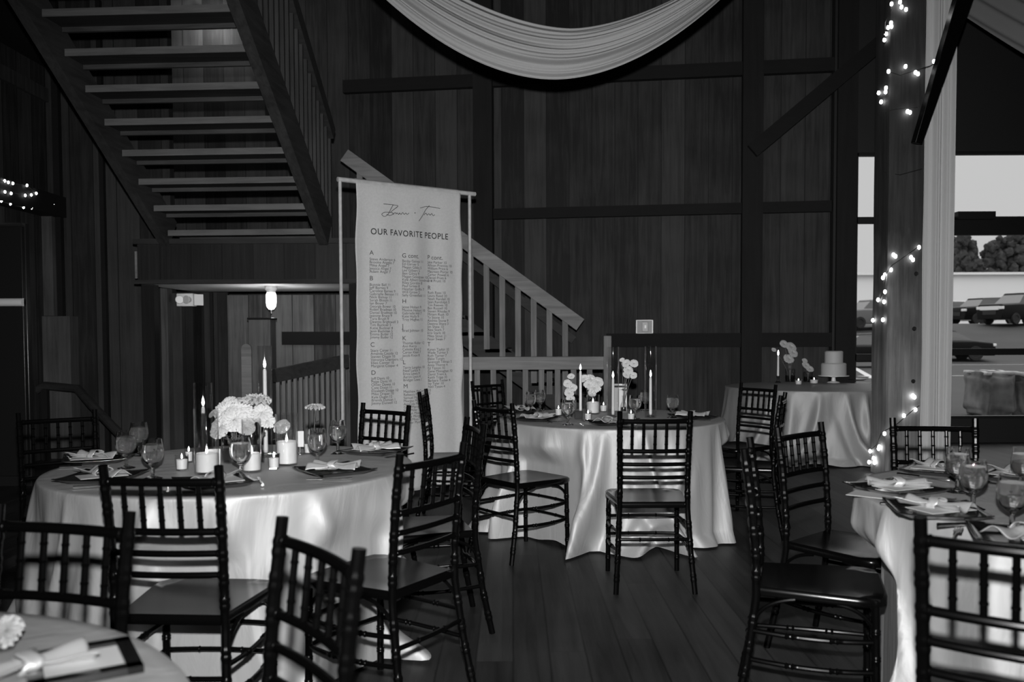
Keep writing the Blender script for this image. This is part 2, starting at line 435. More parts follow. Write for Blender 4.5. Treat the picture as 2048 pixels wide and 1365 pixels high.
# landing
la = empty('stair_landing', (-2.5, 8.6, 0), 0, 'boarded landing box under the stair foot above the lit recess', 'stair landing')
lz1 = at(400,478,8.5).z; lz0 = at(400,568,8.5).z
x0 = at(275,520,8.5).x; x1 = at(716,520,8.5).x
MB().box((x0+2.5,-.1,lz0), (x1+2.5,-.04,lz1-.04)).build('fascia_board', wood('fascia_boards', .006, .018, 'Z', .3, 'X'), la, smooth=False)
MB().box((x0+2.47,-.13,lz1-.05), (x1+2.55,1.4,lz1)).build('landing_deck', M_stairx, la, smooth=False)
MB().box((x0+2.47,-.12,lz0), (x1+2.53,-.06,lz0+.04)).build('bottom_trim', M_stairx, la, smooth=False)
MB().box((x0+2.5,-.04,lz0), (x1+2.5,1.38,lz0+.04)).build('soffit', plain('soffit_pale', .55, .7), la, smooth=False)
MB().box((x0+2.48,-.115,lz1-.38), (x0+2.50,-.10,lz1-.12)).build('side_edge', M_rail, la, smooth=False)
for xx in (x0+.05, x1-.05):
    MB().box((xx+2.5-.06,.0,0), (xx+2.5+.06,.12,lz0)).build('landing_post', M_darkv, la, smooth=False)

# lower flight along the back wall
lo_ = empty('lower_staircase', (0, 10, 0), 0, 'pale wooden flight with baluster railing descending rightward behind the banner', 'staircase')
YF = 9.85
def lf(px, py, Y=YF): v = at(px, py, Y); return Vector((v.x, v.y-10, v.z))
A = lf(690,312); B = lf(1160,650)
MB().bar(A, B, .10, .15).build('handrail', M_rail, lo_, smooth=False)
sl = (B.z-A.z)/(B.x-A.x)
for i in range(15):
    x = lf(1130,672).x - i*.176
    zt = A.z+sl*(x-A.x)-.05
    if x < A.x: break
    MB().box((x-.032,YF-10-.02,zt-.98), (x+.032,YF-10+.02,zt)).build('baluster', M_railz, lo_, smooth=False)
MB().bar(A-Vector((0,-.03,1.02)), B-Vector((0,-.03,1.02)), .06, .26).build('stringer', M_stairx, lo_, smooth=False)
MB().bar(A+Vector((0,.95,-1.02)), B+Vector((0,.95,-1.02)), .06, .26).build('stringer', M_stairx, lo_, smooth=False)
MB().bar(A+Vector((.15,1.0,-.18)), B+Vector((0,1.0,-.18)), .05, .1).build('wall_handrail', M_raild, lo_, smooth=False)
n = 10
for i in range(n):
    x = A.x+(B.x-A.x)*(i+.5)/n; z = A.z+sl*(x-A.x)-.95
    MB().box((x-.15,YF-10,z-.02), (x+.15,YF-10+.95,z+.02)).build('tread', M_stairx, lo_, smooth=False)
MB().box((B.x-.25,YF-10,.0), (B.x+.35,YF-10+1.0,.36)).build('bottom_platform', M_stairx, lo_, smooth=False)

# guard rail in front of the lower flight
gr = empty('guard_rail', (0, 9, 0), 0, 'pale horizontal guard rail with balusters between the banner and the centre table', 'railing')
YG = 9.0
gx0 = at(700,700,YG).x; gx1 = at(1212,700,YG).x; gz1 = at(1000,714,YG).z; gz0 = at(1000,740,YG).z
MB().box((gx0,-.05,gz0), (gx1,.05,gz1)).build('top_rail', M_rail, gr, bevel=.006, smooth=False)
x = gx1-.17
while x > gx0:
    MB().box((x-.028,-.02,.08), (x+.028,.02,gz0)).build('baluster', M_railz, gr, smooth=False); x -= .165
MB().box((gx0,-.03,0), (gx1,.03,.09)).build('bottom_rail', M_rail, gr, smooth=False)
px_ = at(1212,672,YG).x
MB().box((px_-.03,-.06,0), (px_+.05,.06,at(1212,672,YG).z)).build('newel_post', M_railz, gr, bevel=.006, smooth=False)
# darker descending rail left of the banner
dr2 = empty('descending_rail', (-2.1, 9.0, 0), 0, 'dark sloping handrail with close balusters left of the banner below the lamp', 'railing')
A = at(548,752,8.5); B = at(695,722,9.15)
o3 = Vector((-2.1,9.0,0))
MB().bar(A-o3, B-o3, .07, .13).build('handrail', M_raild, dr2, smooth=False)
for i in range(13):
    p = A.lerp(B, (i+.7)/13.5)-o3
    MB().box((p.x-.016,p.y-.02,.02), (p.x+.016,p.y+.02,p.z-.05)).build('baluster', M_railz, dr2, smooth=False)
MB().bar((A-o3)*Vector((1,1,0)).x*0+Vector((A.x-o3.x,A.y-o3.y,.04)), Vector((B.x-o3.x,B.y-o3.y,.04)), .06, .08).build('bottom_rail', M_raild, dr2, smooth=False)
# newel post with a cap under the lamp
nw = empty('newel_post', (at(525,672,8.9).x, 8.9, 0), 0, 'square grey newel post standing directly under the jar lamp', 'post')
nz = at(525,640,8.9).z
MB().box((-.11,-.11,0), (.11,.11,nz)).build('post_shaft', wood('newel_wood', .05, .15, 'Z'), nw, bevel=.008, smooth=False)
MB().box((-.12,-.12,nz), (.12,.12,nz+.02)).build('post_cap', M_darkv, nw, bevel=.004, smooth=False)
def rb(u, v):
    return (0,0,0)
m = MB(); zt = at(505,688,8.75).z; pr = [(-.05,0),(.05,0)]+[(.05*math.cos(a), zt-.05+.05*math.sin(a)) for a in [PI*k/8 for k in range(9)]]
nn = len(pr); vs = [(x-.12, -.16, z) for x, z in pr]+[(x-.12, -.125, z) for x, z in pr]
m.add(vs, [tuple(range(nn)), tuple(range(2*nn-1, nn-1, -1))]+[(i, i+nn, (i+1) % nn+nn, (i+1) % nn) for i in range(nn)])
m.build('round_top_board', M_rail, nw, smooth=False)
# dark handrail far left
hl = empty('stair_handrail', (at(160,775,9.0).x, 9.0, 0), 0, 'dark wall handrail turning downward behind the left table chairs', 'railing')
o4 = Vector(hl.location)
MB().tube([at(62,786,9.3)-o4, at(90,772,9.3)-o4, at(155,778,9.15)-o4, at(185,812,8.9)-o4, at(243,872,8.6)-o4, at(300,935,8.4)-o4], .045, 10).build('rail', M_raild, hl)
for q in (at(90,772,9.3), at(243,872,8.6)):
    MB().box((q.x-o4.x-.03,q.y-o4.y-.03,0), (q.x-o4.x+.03,q.y-o4.y+.03,q.z-.03)).build('rail_post', M_darkv, hl, smooth=False)

# jar lamp
lp = empty('jar_lamp', tuple(at(542,575,8.95)), 0, 'lit jar lamp hanging from the landing ceiling above the newel post', 'lamp')
lp.location.z = lz0
MB().lathe([(0,0),(.062,0),(.062,-.03),(.045,-.05),(.045,-.065),(0,-.065)]).build('lamp_cap', M_white, lp)
k = 8.95/F
MB().lathe([(.001,-.05),(.04,-.06),(.052,-.09),(.052,-.17),(.045,-.21),(.025,-.235),(.001,-.24)]).build('jar_shade', emis('lamp_jar', 5), lp)
MB().tube([(0,0,-.23),(0,0,-.275)], .006, 8).build('finial', M_dsteel, lp)
def point(name, loc, e_, r=.03):
    l = bpy.data.lights.new(name, 'POINT'); l.energy = e_; l.shadow_soft_size = r
    o = bpy.data.objects.new(name, l); COL.objects.link(o); o.location = loc; return o
v = Vector(lp.location); point('jar_lamp_light', (v.x, v.y-.02, v.z-.32), 15, .05)
# emergency light
el = empty('emergency_light', tuple(at(378,600,9.55)), 0, 'small white emergency light with two lamp heads beside the dark door', 'emergency light')
MB().box((-.14,.0,-.07), (.045,.12,.07)).build('housing', M_white, el, bevel=.01)
for (x, rz) in ((-.09,.3),(0.0,-.3)):
    MB().lathe([(0,-.02),(.032,-.02),(.045,.03),(.04,.035),(0,.035)], seg=16).build('lamp_head', plain('lamp_head', .5, .3), el).matrix_local = Matrix.Translation((x,-.03,0)) @ Matrix.Rotation(rz,4,'Z') @ Matrix.Rotation(PI/2,4,'X')
MB().box((-.02,-.01,-.06), (.09,.0,.06), Matrix.Translation((.07,0,0)) @ Matrix.Rotation(.9,4,'Z')).build('side_panel', M_white, el, smooth=False)
# upstairs wall lamp that lights the boards seen between the treads
ul = empty('wall_lamp', tuple(wall_pt(405, 34, .1)), 0, 'wall lamp upstairs glowing through the gap below the top tread', 'lamp')
MB().lathe([(0,.06),(.05,.05),(.07,-.04),(.0,-.05)]).build('lamp_shade', emis('upstairs_lamp', 2), ul)
MB().box((-.04,.0,-.05),(.04,.1,.05)).build('wall_plate', M_dsteel, ul, smooth=False)
v = Vector(ul.location); point('wall_lamp_light', (v.x+.1, v.y-.25, v.z-.12), 26, .05)
# switch plate
sp = empty('switch_plate', tuple(wall_pt(1289, 654, .012)), WYAW, 'square pale-edged switch plate on the boards above the centre table', 'switch plate')
MB().box((-.105,-.012,-.085), (.105,.0,.085)).build('back_plate', plain('plate_dark', .05, .4), sp, bevel=.003)
m = MB()
for lo, hi in (((-.105,-.02,-.085),(-.092,-.012,.085)),((.092,-.02,-.085),(.105,-.012,.085)),((-.105,-.02,-.085),(.105,-.012,-.078)),((-.105,-.02,.078),(.105,-.012,.085))): m.box(lo, hi)
m.build('plate_rim', M_white, sp, smooth=False)
MB().box((-.03,-.025,-.06), (.045,-.012,.06)).build('rocker', plain('rocker', .25, .4), sp, bevel=.004)
MB().box((0,-.03,-.02), (.02,-.025,.02)).build('toggle', M_white, sp, smooth=False)

# tall steel cabinet at far left
fr = empty('steel_door', (-4.6, 7.65, 0), 0, 'dark steel door leaf with an added pale bar for its reflected streak at the left edge', 'door')
fx1 = at(48,600,7.6).x+4.6; fz = at(20,446,7.6).z
MB().box((-.42,0,.0), (fx1,.06,fz)).build('leaf_core', M_dsteel, fr, bevel=.01)
MB().box((-.40,-.05,.1), (fx1-.005,0,fz-.03)).build('face_panel', plain('fridge_door', .03, .35, metal=.6), fr, bevel=.008)
MB().box((-.42,-.055,fz-.014), (fx1,.0,fz)).build('top_edge', M_chrome, fr, smooth=False)
hz = at(20,605,7.6).z
m = MB(); m.tube([(-.40,-.05,hz),(fx1-.005,-.05,hz)], .035, 24); m.build('streak_bar', plain('streak_pale', .75, .4, spec=.8), fr)  # pale diffuse bar added in place of the reflected streak on the steel

# ================================================================== PILLAR, DRAPES, STRING LIGHTS
PX0, PX1, PY0, PY1 = at(1771,800,8.0).x, at(1843,800,8.0).x, 8.0, 8.33
def pale_foot():  # post wood with its base colour raised toward the foot, noisy edge
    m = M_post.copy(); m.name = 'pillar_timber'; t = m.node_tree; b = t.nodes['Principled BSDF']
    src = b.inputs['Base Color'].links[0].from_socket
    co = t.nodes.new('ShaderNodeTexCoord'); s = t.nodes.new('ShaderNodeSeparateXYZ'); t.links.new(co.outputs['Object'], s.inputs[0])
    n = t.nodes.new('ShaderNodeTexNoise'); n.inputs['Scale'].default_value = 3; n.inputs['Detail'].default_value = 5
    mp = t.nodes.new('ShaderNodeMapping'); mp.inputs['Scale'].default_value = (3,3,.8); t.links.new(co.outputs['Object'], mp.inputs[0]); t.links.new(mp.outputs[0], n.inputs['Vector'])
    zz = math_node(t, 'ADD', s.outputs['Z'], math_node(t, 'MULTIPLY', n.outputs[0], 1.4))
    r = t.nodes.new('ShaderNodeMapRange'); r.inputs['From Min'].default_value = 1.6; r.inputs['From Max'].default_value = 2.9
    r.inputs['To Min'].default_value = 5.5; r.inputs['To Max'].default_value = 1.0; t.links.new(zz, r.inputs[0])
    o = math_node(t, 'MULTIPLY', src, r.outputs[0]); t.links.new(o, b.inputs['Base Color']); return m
pl = empty('timber_pillar', ((PX0+PX1)/2, 8.165, 0), 0, 'square timber pillar wrapped in string lights, pale toward its foot', 'pillar')
hw = (PX1-PX0)/2
def pil(u, v):
    a = int(u*24) % 24; side = a//6; k = (a % 6)/6
    c = [(-1,-1),(1,-1),(1,1),(-1,1)]; p = c[side]; q = c[(side+1) % 4]
    z = v*TOPZ; x = p[0]+(q[0]-p[0])*k; y = p[1]+(q[1]-p[1])*k
    if k == 0: x *= .965; y *= .965
    nz_ = noise.noise(Vector((x*2,y*2,z*1.3)))*.008
    return (x*(hw+nz_), y*(.165+nz_), z)
MB().grid(pil, 24, 60, wrap=True).build('shaft', pale_foot(), pl, angle=.5)
for (px, py) in ((1828,658),(1826,763),(1832,548)):
    p = at(px,py,7.995)-Vector(pl.location)
    MB().lathe([(0,.0),(.014,.0),(.02,.006)], seg=12).build('knot', M_wire, pl).matrix_local = Matrix.Translation(p) @ Matrix.Rotation(PI/2,4,'X')

def string_lights(name, pts, wires, label, wr=.004, br=.015, surf=None):
    o = Vector(pts[0]); root = empty(name, tuple(o), 0, label, 'string lights')
    proto = MB().lathe([(0,-br*1.4),(br*.8,-br*.8),(br,0),(br*.7,br),(0,br*1.3)], seg=10)
    me = None
    for p in pts:
        if me is None:
            ob = proto.build('bulb', M_bulb, root); me = ob.data
        else:
            ob = bpy.data.objects.new('bulb', me); COL.objects.link(ob); ob.parent = root
        ob.location = Vector(p)-o
    for wpts in wires:
        MB().tube([Vector(p)-o for p in wpts], wr, 6).build('wire', M_wire, root)
    return root
def onp(px, py):
    if px < 1769: return Vector((PX0-.02, (PX0-.02)*F/(px-1024)*1.0, 0)) + Vector((0,0,at(px,py,(PX0-.02)*F/(px-1024)).z))
    return at(px, py, 7.975)
bp_ = [(1783,8),(1800,4),(1803,14),(1812,19),(1782,46),(1783,53),(1768,55),(1764,68),(1761,80),(1777,143),(1811,133),(1831,145),(1836,148),(1868,123),(1772,176),(1771,184),(1751,186),(1756,204),(1815,223),(1820,225)]
bp2 = [(1838,495),(1822,515),(1826,520),(1787,510),(1791,513),(1782,540),(1768,550),(1764,556),(1770,584),(1755,600),(1767,604),(1765,640),(1745,641),(1826,792),(1829,795),(1831,820),(1808,832),(1769,868),(1761,894),(1760,898),(1743,903),(1741,925),(1750,917),(1752,926)]
def wirepath(ps): return [onp(*p) for p in ps]
string_lights('string_lights', [onp(*p) for p in bp_], [wirepath([(1783,2),(1790,8),(1770,45),(1762,80),(1758,95)]), [onp(1776,143),onp(1800,150),onp(1835,140),Vector((PX1+.03,8.0,at(1850,132,8).z)),Vector((PX1+.1,8.02,at(1868,123,8).z))], wirepath([(1765,225),(1790,218),(1835,215)]), wirepath([(1762,345),(1800,350),(1844,338)])], 'string of lit fairy bulbs around the upper pillar')
string_lights('string_lights', [onp(*p) for p in bp2], [wirepath([(1842,490),(1815,510),(1785,530),(1772,548),(1766,580),(1758,600)]), wirepath([(1838,812),(1820,826),(1795,848),(1770,862)]), [onp(1764,868),onp(1756,890),onp(1744,900)]], 'string of lit fairy bulbs around the lower pillar beside the cake table')
# on the left beam
def onb(px, py):
    X = XL+.215
    if py > 396: X = XL+.19
    Y = X*F/(px-1024); return Vector((X, Y, at(px, py, Y).z))
lb = [(5,360),(19,362),(26,365),(35,367),(63,371),(19,384),(31,387),(59,391),(71,390),(81,387),(11,402),(29,408),(55,415),(71,416),(114,409)]
string_lights('string_lights', [onb(*p) for p in lb], [[onb(2,360),onb(30,366),onb(63,371),onb(81,387),onb(59,391),onb(19,384)],[onb(11,402),onb(40,412),onb(71,416),onb(114,409)]], 'string of tiny lit bulbs along the dark beam at far left', br=.011)

# vertical drape right of the pillar
def curtain(name, x0, x1, Y, z0, z1, nf, amp, mat, label, seedv=0, side=0):
    def fn(u, v):
        x = x0+(x1-x0)*u; z = z0+(z1-z0)*v
        s_ = math.sin(u*nf*2*PI+.6*math.sin(v*3+seedv)+1.5*math.sin(u*3+seedv))
        return (x, Y+amp*s_+amp*.4*math.sin(u*nf*5.1*PI+v), z)
    o = MB().grid(fn, 120, 30).build(name, mat, angle=3, solid=.003)
    return tag(o, label, 'drape')
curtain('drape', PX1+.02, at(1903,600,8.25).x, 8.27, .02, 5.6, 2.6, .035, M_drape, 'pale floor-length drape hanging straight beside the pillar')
# big swag at the top
def swag(u, v):
    u0 = (u-.5)*2
    # lower and upper edges of the hanging cloth, as measured
    X = -1.6+u*4.65; c = .52
    t = (X-.29)/1.2
    zl = 3.03+.60*abs(t)**1.9
    tt = (X-.42)/1.0
    zu = 3.42+.36*abs(tt)**1.7
    zu = max(zu, zl+.03)
    z = zl+(zu-zl)*v
    fold = .022*math.sin(v*15+X*.8)+.014*math.sin(v*37+X*1.1+1)+.008*math.sin(v*71-X*.9)
    return (X, 6.0+.12*math.sin(v*PI)*-1+fold*.9+.15*(v-.5), z)
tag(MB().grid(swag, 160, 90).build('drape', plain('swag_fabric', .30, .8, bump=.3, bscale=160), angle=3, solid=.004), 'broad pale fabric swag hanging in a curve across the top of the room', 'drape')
def swag2(u, v):
    a = at(1900,18,8.6).lerp(at(2250,215,7.2), u); b = at(1945,-75,8.6).lerp(at(2270,95,7.2), u)
    p = b.lerp(a, v); return (p.x, p.y+.03*math.sin(v*17+u*2), p.z-.15*math.sin(u*PI)*.3)
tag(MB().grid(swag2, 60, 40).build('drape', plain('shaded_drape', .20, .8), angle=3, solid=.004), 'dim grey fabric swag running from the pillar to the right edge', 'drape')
# tapered dark brace
a = at(1833,287,7.7); b = at(1928,-10,7.45); b2 = b+(b-a)*.5
m = MB(); d = (b2-a).normalized(); xx = d.cross(Vector((0,1,0))).normalized(); yy = xx.cross(d).normalized(); vs = []
for p, w_ in ((a,.062),(b2,.17)):
    for s1, s2 in ((-1,-1),(1,-1),(1,1),(-1,1)): vs.append(p+xx*s1*w_/2+yy*s2*.05)
m.add(vs, [(0,1,2,3),(7,6,5,4),(0,4,5,1),(1,5,6,2),(2,6,7,3),(3,7,4,0)])
br = m.build('timber_brace', M_black, smooth=False, bevel=.004); tag(br, 'dark tapered timber brace slanting across the pale drape and pillar', 'brace')

# ================================================================== BANNER
Yl, Yr = 6.80, 7.54
Pl = at(675,358,Yl); Pr = at(950,389,Yr); Pl.z = Pr.z = (Pl.z+Pr.z)/2
bdir = (Pr-Pl); BL = Vector((bdir.x,bdir.y,0)).length; bang = math.atan2(bdir.y, bdir.x)
bn = empty('seating_banner', (Pl.x, Pl.y, 0), bang, 'pale cloth seating chart banner hanging from a pole frame in front of the stairs', 'banner')
BZ = Pl.z
def bl(px):                                           # local x of a column of the photo on the banner plane
    u = (px-1024)/F; n = Vector((-math.sin(bang), math.cos(bang))); k = (Pl.x*n.x+Pl.y*n.y)/(u*n.x+1*n.y)
    return ((u*k-Pl.x)*math.cos(bang)+(k-Pl.y)*math.sin(bang)), k
c0, c1 = bl(713)[0], bl(921)[0]
MB().tube([(0,0,BZ),(BL,0,BZ)], .019, 12).build('top_rod', M_pole, bn)
xl = bl(684)[0]; xr = bl(941)[0]
for q in (xl, xr):
    MB().tube([(q,.0,0),(q,0,BZ)], .014, 12).build('upright_pole', M_pole, bn)
    MB().box((q-.02,-.30,0),(q+.02,.30,.03)).build('foot', M_pole, bn, smooth=False)
def bfold(x, z):
    t = (x-c0)/(c1-c0); k = min(1, (BZ-z)/.5)
    return -.02 + k*(.010*math.sin(t*21+.4*math.sin(z*2))+.012*math.sin(t*9+1)+.006*math.sin(z*5+t*3)) - .012*smooth01((t-.93)/.07)*k
def bc(u, v):
    z = BZ+.02-v*(BZ-.02); x = c0+(c1-c0)*u
    x += (.006*math.sin(z*7)+.004*math.sin(z*13))*(u-.5)*2
    return (x, bfold(x, z) if v > .01 else 0, z)
MB().grid(bc, 60, 60).build('banner_cloth', M_banner, bn, angle=3, solid=.002)
def zof(px, py):
    x, k = bl(px); return x, at(px, py, k).z
def font_mesh(name, text, x, z, size, mat, spacing=1.0, line=1.0, align='LEFT', shear=0, bold=0):
    cu = bpy.data.curves.new('t', 'FONT'); cu.body = text; cu.size = size; cu.space_character = spacing; cu.space_line = line; cu.align_x = align; cu.shear = shear; cu.offset = bold
    ob = bpy.data.objects.new('t', cu); COL.objects.link(ob); bpy.context.view_layer.update()
    me = bpy.data.meshes.new_from_object(ob); bpy.data.objects.remove(ob)
    for v_ in me.vertices:
        X = x+v_.co.x; Z = z+v_.co.y; v_.co = (X, bfold(X, Z)-.004, Z)
    me.materials.clear(); me.materials.append(mat)
    o = bpy.data.objects.new(name, me); COL.objects.link(o); o.parent = bn; return o
xa, za = zof(742,468); xb, zb = zof(895,474)
t_ = font_mesh('heading_text', 'OUR FAVORITE PEOPLE', xa, zof(742,469)[1], .068, M_ink, 1.12, bold=.0008)
wd_ = max(v.co.x for v in t_.data.vertices)-xa; kx = (xb-xa)/wd_
for v_ in t_.data.vertices: v_.co.x = xa+(v_.co.x-xa)*kx; v_.co.y = bfold(v_.co.x, v_.co.z)-.004
# script line: strokes drawn as thin ribbons
def stroke(pts, r=.0022):
    P_ = []
    for (px, py) in pts:
        x, z = zof(px, py); P_.append(Vector((x, bfold(x,z)-.004, z)))
    Q = []                                             # Catmull-Rom
    for i in range(len(P_)-1):
        p0, p1, p2, p3 = P_[max(i-1,0)], P_[i], P_[i+1], P_[min(i+2,len(P_)-1)]
        for s_ in range(5):
            t = s_/5; Q.append(.5*((2*p1)+(p2-p0)*t+(2*p0-5*p1+4*p2-p3)*t*t+(3*p1-p0-3*p2+p3)*t**3))
    Q.append(P_[-1]); return Q, r
m = MB()
for pts in ([(767,409),(778,410),(788,411),(796,413),(789,419),(781,425)],
            [(786,411),(781,420),(775,430),(768,434),(763,430),(768,426),(780,426),(786,428),(780,432),(772,430)],
            [(786,430),(790,426),(792,429),(794,427),(797,430),(799,427),(802,430),(805,426),(808,430),(811,427),(814,430),(817,427)],
            [(840,417),(852,414),(866,415),(880,418)],
            [(859,412),(852,420),(845,432),(837,443)],
            [(848,431),(852,427),(855,431),(858,428),(861,431),(864,428),(867,432),(870,430)]):
    Q, r = stroke(pts); m.tube(Q, r, 6)
x, z = zof(829,427); m.tube([(x-.003,bfold(x,z)-.004,z),(x+.003,bfold(x,z)-.004,z)], .004, 6)
m.build('script_names', M_ink, bn)
C1 = [('A', 506, 517, ['Steve Anderson 6','Brooke Angelo 7','Mike Angel 7','Jessica Angel 7','Adam Angel 7']),
      ('B', 557, 568, ['Bonnie Ball 11','Jeff Barnes 9','Caroline Barnes 9','Gabrielle Benson 11','Nick Bishop 11','Sarah Bloom 11','Ian Boyer 7','George Bower 10','Robin Bradman 10','Daniel Bradman 10','Jeanine Bruce 9','Tara Brush 9','Deanna Brightwell 3','Tim Buckner 5','Katie Buckner 4','Jenn Buckman 5','Emma Butler 12','Jimmy Butler 12']),
      ('C', 690, 700, ['Stacy Carter 11','Amanda Cassidy 12','Steven Chapin 10','Veronica Chambers 12','Ellen Connor 10','Margaret Cooper 4']),
      ('D', 746, 756, ['Jeff Davis 10','Paige Davis 10','Oliver Dawes 10','Cate Dixon 11','Elizabeth Dodge 10','Mike Draper 10','Kyle Dugan 12','Brenda Duncan 1','Jimmy Dunwell 12'])]
C2 = [('G cont.', 512, 521, ['Becky Gaines 11','Ed Garner 5','Megan Gibbs 5','Lee Gilbert 5','Ben Gilroy 9','Megan Goodman 10','Kyle Albert Goodman 4','Riley Gordon 8','Paul Green 8','Heather Griffin 7','Will Grove 2','Sally Greenfield 11']),
      ('H', 603, 613, ['Jesse Hobart 9','Maxine Hobart 10','Gabrielle Hill 7','Kate Holly 9','Troy Hughes 11']),
      ('J', 653, 660, ['Brad Johnson 10']),
      ('K', 677, 685, ['Thomas Keller 12','Ann Kerry','Celeste King 7','Carter Klein 7','Jacob Knox 8']),
      ('L', 725, 734, ['Terry Langdon 10','Neal Larkin 9','Erica Lewis 9','Aaron Lyon 4','Bridget Lowe 1']),
      ('M', 773, 782, ['Matthew McCarthy 10','Rebecca McCarthy 10','Samuel McCune 8','Morgan McDaniel 4','Amanda McGuire 8','Greg Mercer 7','Julia Miller 7','Allison Moore 9','Oscar Morgan 8','Nora Moss 12','Walter Myers 3'])]
C3 = [('P cont.', 515, 523, ['Jake Parker 10','Allison Prentiss 10','William Price 6','Maureen Porter 10','Carter Powell 6','Daniel Pratt 6','Eric Pruitt 10']),
      ('R', 576, 584, ['Ruth Ross 10','Laura Reed 10','Noah Randall 10','Sean Randolph 5','Tim Reeves 10','Ben Russell 10','Steven Rhodes 9','Miriam Rusk 10','Ty Stone 10','Andrea Stone 9','Deanna Sharp 3','Jim Shaw 10','Alex Stark 7','Erin Stark 10','Miles Stout 11','Peter Swan 7']),
      ('T', 689, 698, ['Karen Taylor 10','Wade Turner 5','Ruth Turner 7','Blake Turpin','Savannah Tillman 5','Anna Thorne 4','Ed Tipton 10','Gene Monaghan 10','David Trent 6','Keith Tripp 10','Barbara Tucker 4','Ivy Tyler 10','Neil Tyson 4'])]
for (colx, secs) in ((740,C1),(802,C2),(855,C3)):
    for (hd, yh, yl, names) in secs:
        x, z = zof(colx, yh+4); font_mesh('section_letter', hd, x, z, .05, M_ink)
        x, z0_ = zof(colx, yl+4); _, z1_ = zof(colx, yl+4+6.35); 
        font_mesh('guest_list', '\n'.join(names), x, z0_, .030, M_ink, line=(z0_-z1_)/.030*.98)

# ================================================================== TABLES
TZ = .748
CH = []                                               # chair frames (origin, facing) for the cloths
def round_table(cx, cy, r, label):
    t = empty('round_table', (cx,cy,0), .4, label, 'table')
    MB().lathe([(0,TZ-.03),(r-.012,TZ-.03),(r-.006,TZ-.02),(r-.006,TZ-.01),(r-.012,TZ-.004),(0,TZ-.004)], seg=64).build('tabletop', M_darkv, t)
    for a in range(4):
        c, s_ = math.cos(a*PI/2)*.38, math.sin(a*PI/2)*.38
        MB().tube([(c,s_,0),(c*.9,s_*.9,.35),(c*.8,s_*.8,TZ-.03)], .014, 8).build('leg', M_dsteel, t)
    return t
def cloth(cx, cy, r, seedv, label, mat, nfold=11, amp=.075, flare=.03, zt=TZ, hem=.0, twist=.35):
    rnd = random.Random(seedv); folds = []
    for i in range(nfold):
        folds.append((2*PI*(i+rnd.uniform(-.32,.32))/nfold, rnd.uniform(.045,.12), rnd.uniform(.35,1.3), rnd.uniform(-twist,twist)))
    fine = [(rnd.randint(17,31), rnd.uniform(0,6), rnd.uniform(.4,1)) for _ in range(3)]
    NA, NV = 320, 34
    def side(th, t):
        """radius at angle th, t=0 at the rim, 1 at the floor"""
        d = 0
        for (a, w_, h, tw) in folds:
            dd = (th-a-tw*t*t+PI) % (2*PI)-PI; d += h*(math.exp(-(dd/(w_*(.45+.55*t)))**2)-.35*math.exp(-((abs(dd)-2.0*w_)/(w_*.8))**2))
        d = max(-.5, min(d, 1.6))
        f2 = sum(k*math.sin(n_*th+p+t*1.3) for n_, p, k in fine)
        return r+.003+(flare*t+amp*d*t**.7)+.009*f2*t**.7
    def fn(u, v):
        th = u*2*PI
        if v < .12:                                     # the flat top
            k = v/.12; rr = (r-.006)*k; return (cx+rr*math.cos(th), cy+rr*math.sin(th), zt+.002*noise.noise(Vector((cx+rr*math.cos(th)*4, rr*math.sin(th)*4, seedv))))
        if v < .16:
            k = (v-.12)/.04; a = k*PI/2; rr = r-.006+.008*math.sin(a); return (cx+rr*math.cos(th), cy+rr*math.sin(th), zt-.008*(1-math.cos(a)))
        t = (v-.16)/.84; rr = side(th, t)
        hv = hem+.012+.022*max(0, math.sin(th*7+seedv))**2*1
        z = zt-.008-t*(zt-.008-hv)
        if t > .9: rr += (t-.9)*.35*(1+math.sin(th*9+seedv*2))*.6
        p = Vector((cx+rr*math.cos(th), cy+rr*math.sin(th), z))
        for (o, f) in CH:
            g = p-o; g.z = 0; s_ = Vector((f.y,-f.x,0)); lx_, ly = g.dot(s_), g.dot(f)
            if abs(lx_) < .34 and -.5 < ly < .24:
                wgt = smooth01((.34-abs(lx_))/.10)*smooth01((.64-z)/.14)
                if z < .5: wgt = smooth01((.34-abs(lx_))/.10)
                p = p+f*(wgt*(.24-ly))
        return p
    o = MB().grid(fn, NA, 60, wrap=True)
    ob = o.build('tablecloth', mat, angle=3, loc=None); return tag(ob, label, 'tablecloth')

# ------------------------------------------------------------------ chairs
def turned(path, r, rings, n=46, bulge=.0026, seg=10, cap=True):
    """round rod with small turned rings at the given fractions"""
    path = [Vector(p) for p in path]; L = [0]
    for i in range(len(path)-1): L.append(L[-1]+(path[i+1]-path[i]).length)
    ts = sorted(set([i/n for i in range(n+1)]+[min(1,max(0,q+d)) for q in rings for d in (-.012,-.006,0,.006,.012)]))
    P_ = []; R_ = []
    for t in ts:
        s_ = t*L[-1]; j = 0
        while j < len(L)-2 and L[j+1] < s_: j += 1
        k = (s_-L[j])/(L[j+1]-L[j]); P_.append(path[j].lerp(path[j+1], k))
        b = max([0]+[1-abs(t-q)/.011 for q in rings]); R_.append(r+bulge*math.sqrt(max(b,0)))
    return MB().tube(P_, R_, seg, cap)
def curve3(a, b, c, n=14):
    a, b, c = Vector(a), Vector(b), Vector(c)
    return [a*(1-t)**2+b*2*t*(1-t)+c*t*t for t in [i/n for i in range(n+1)]]
def rings(k0, k1, n):
    out = []
    for i in range(n):
        c = k0+(k1-k0)*(i+.5)/n; out += [c-.011, c+.011]
    return out
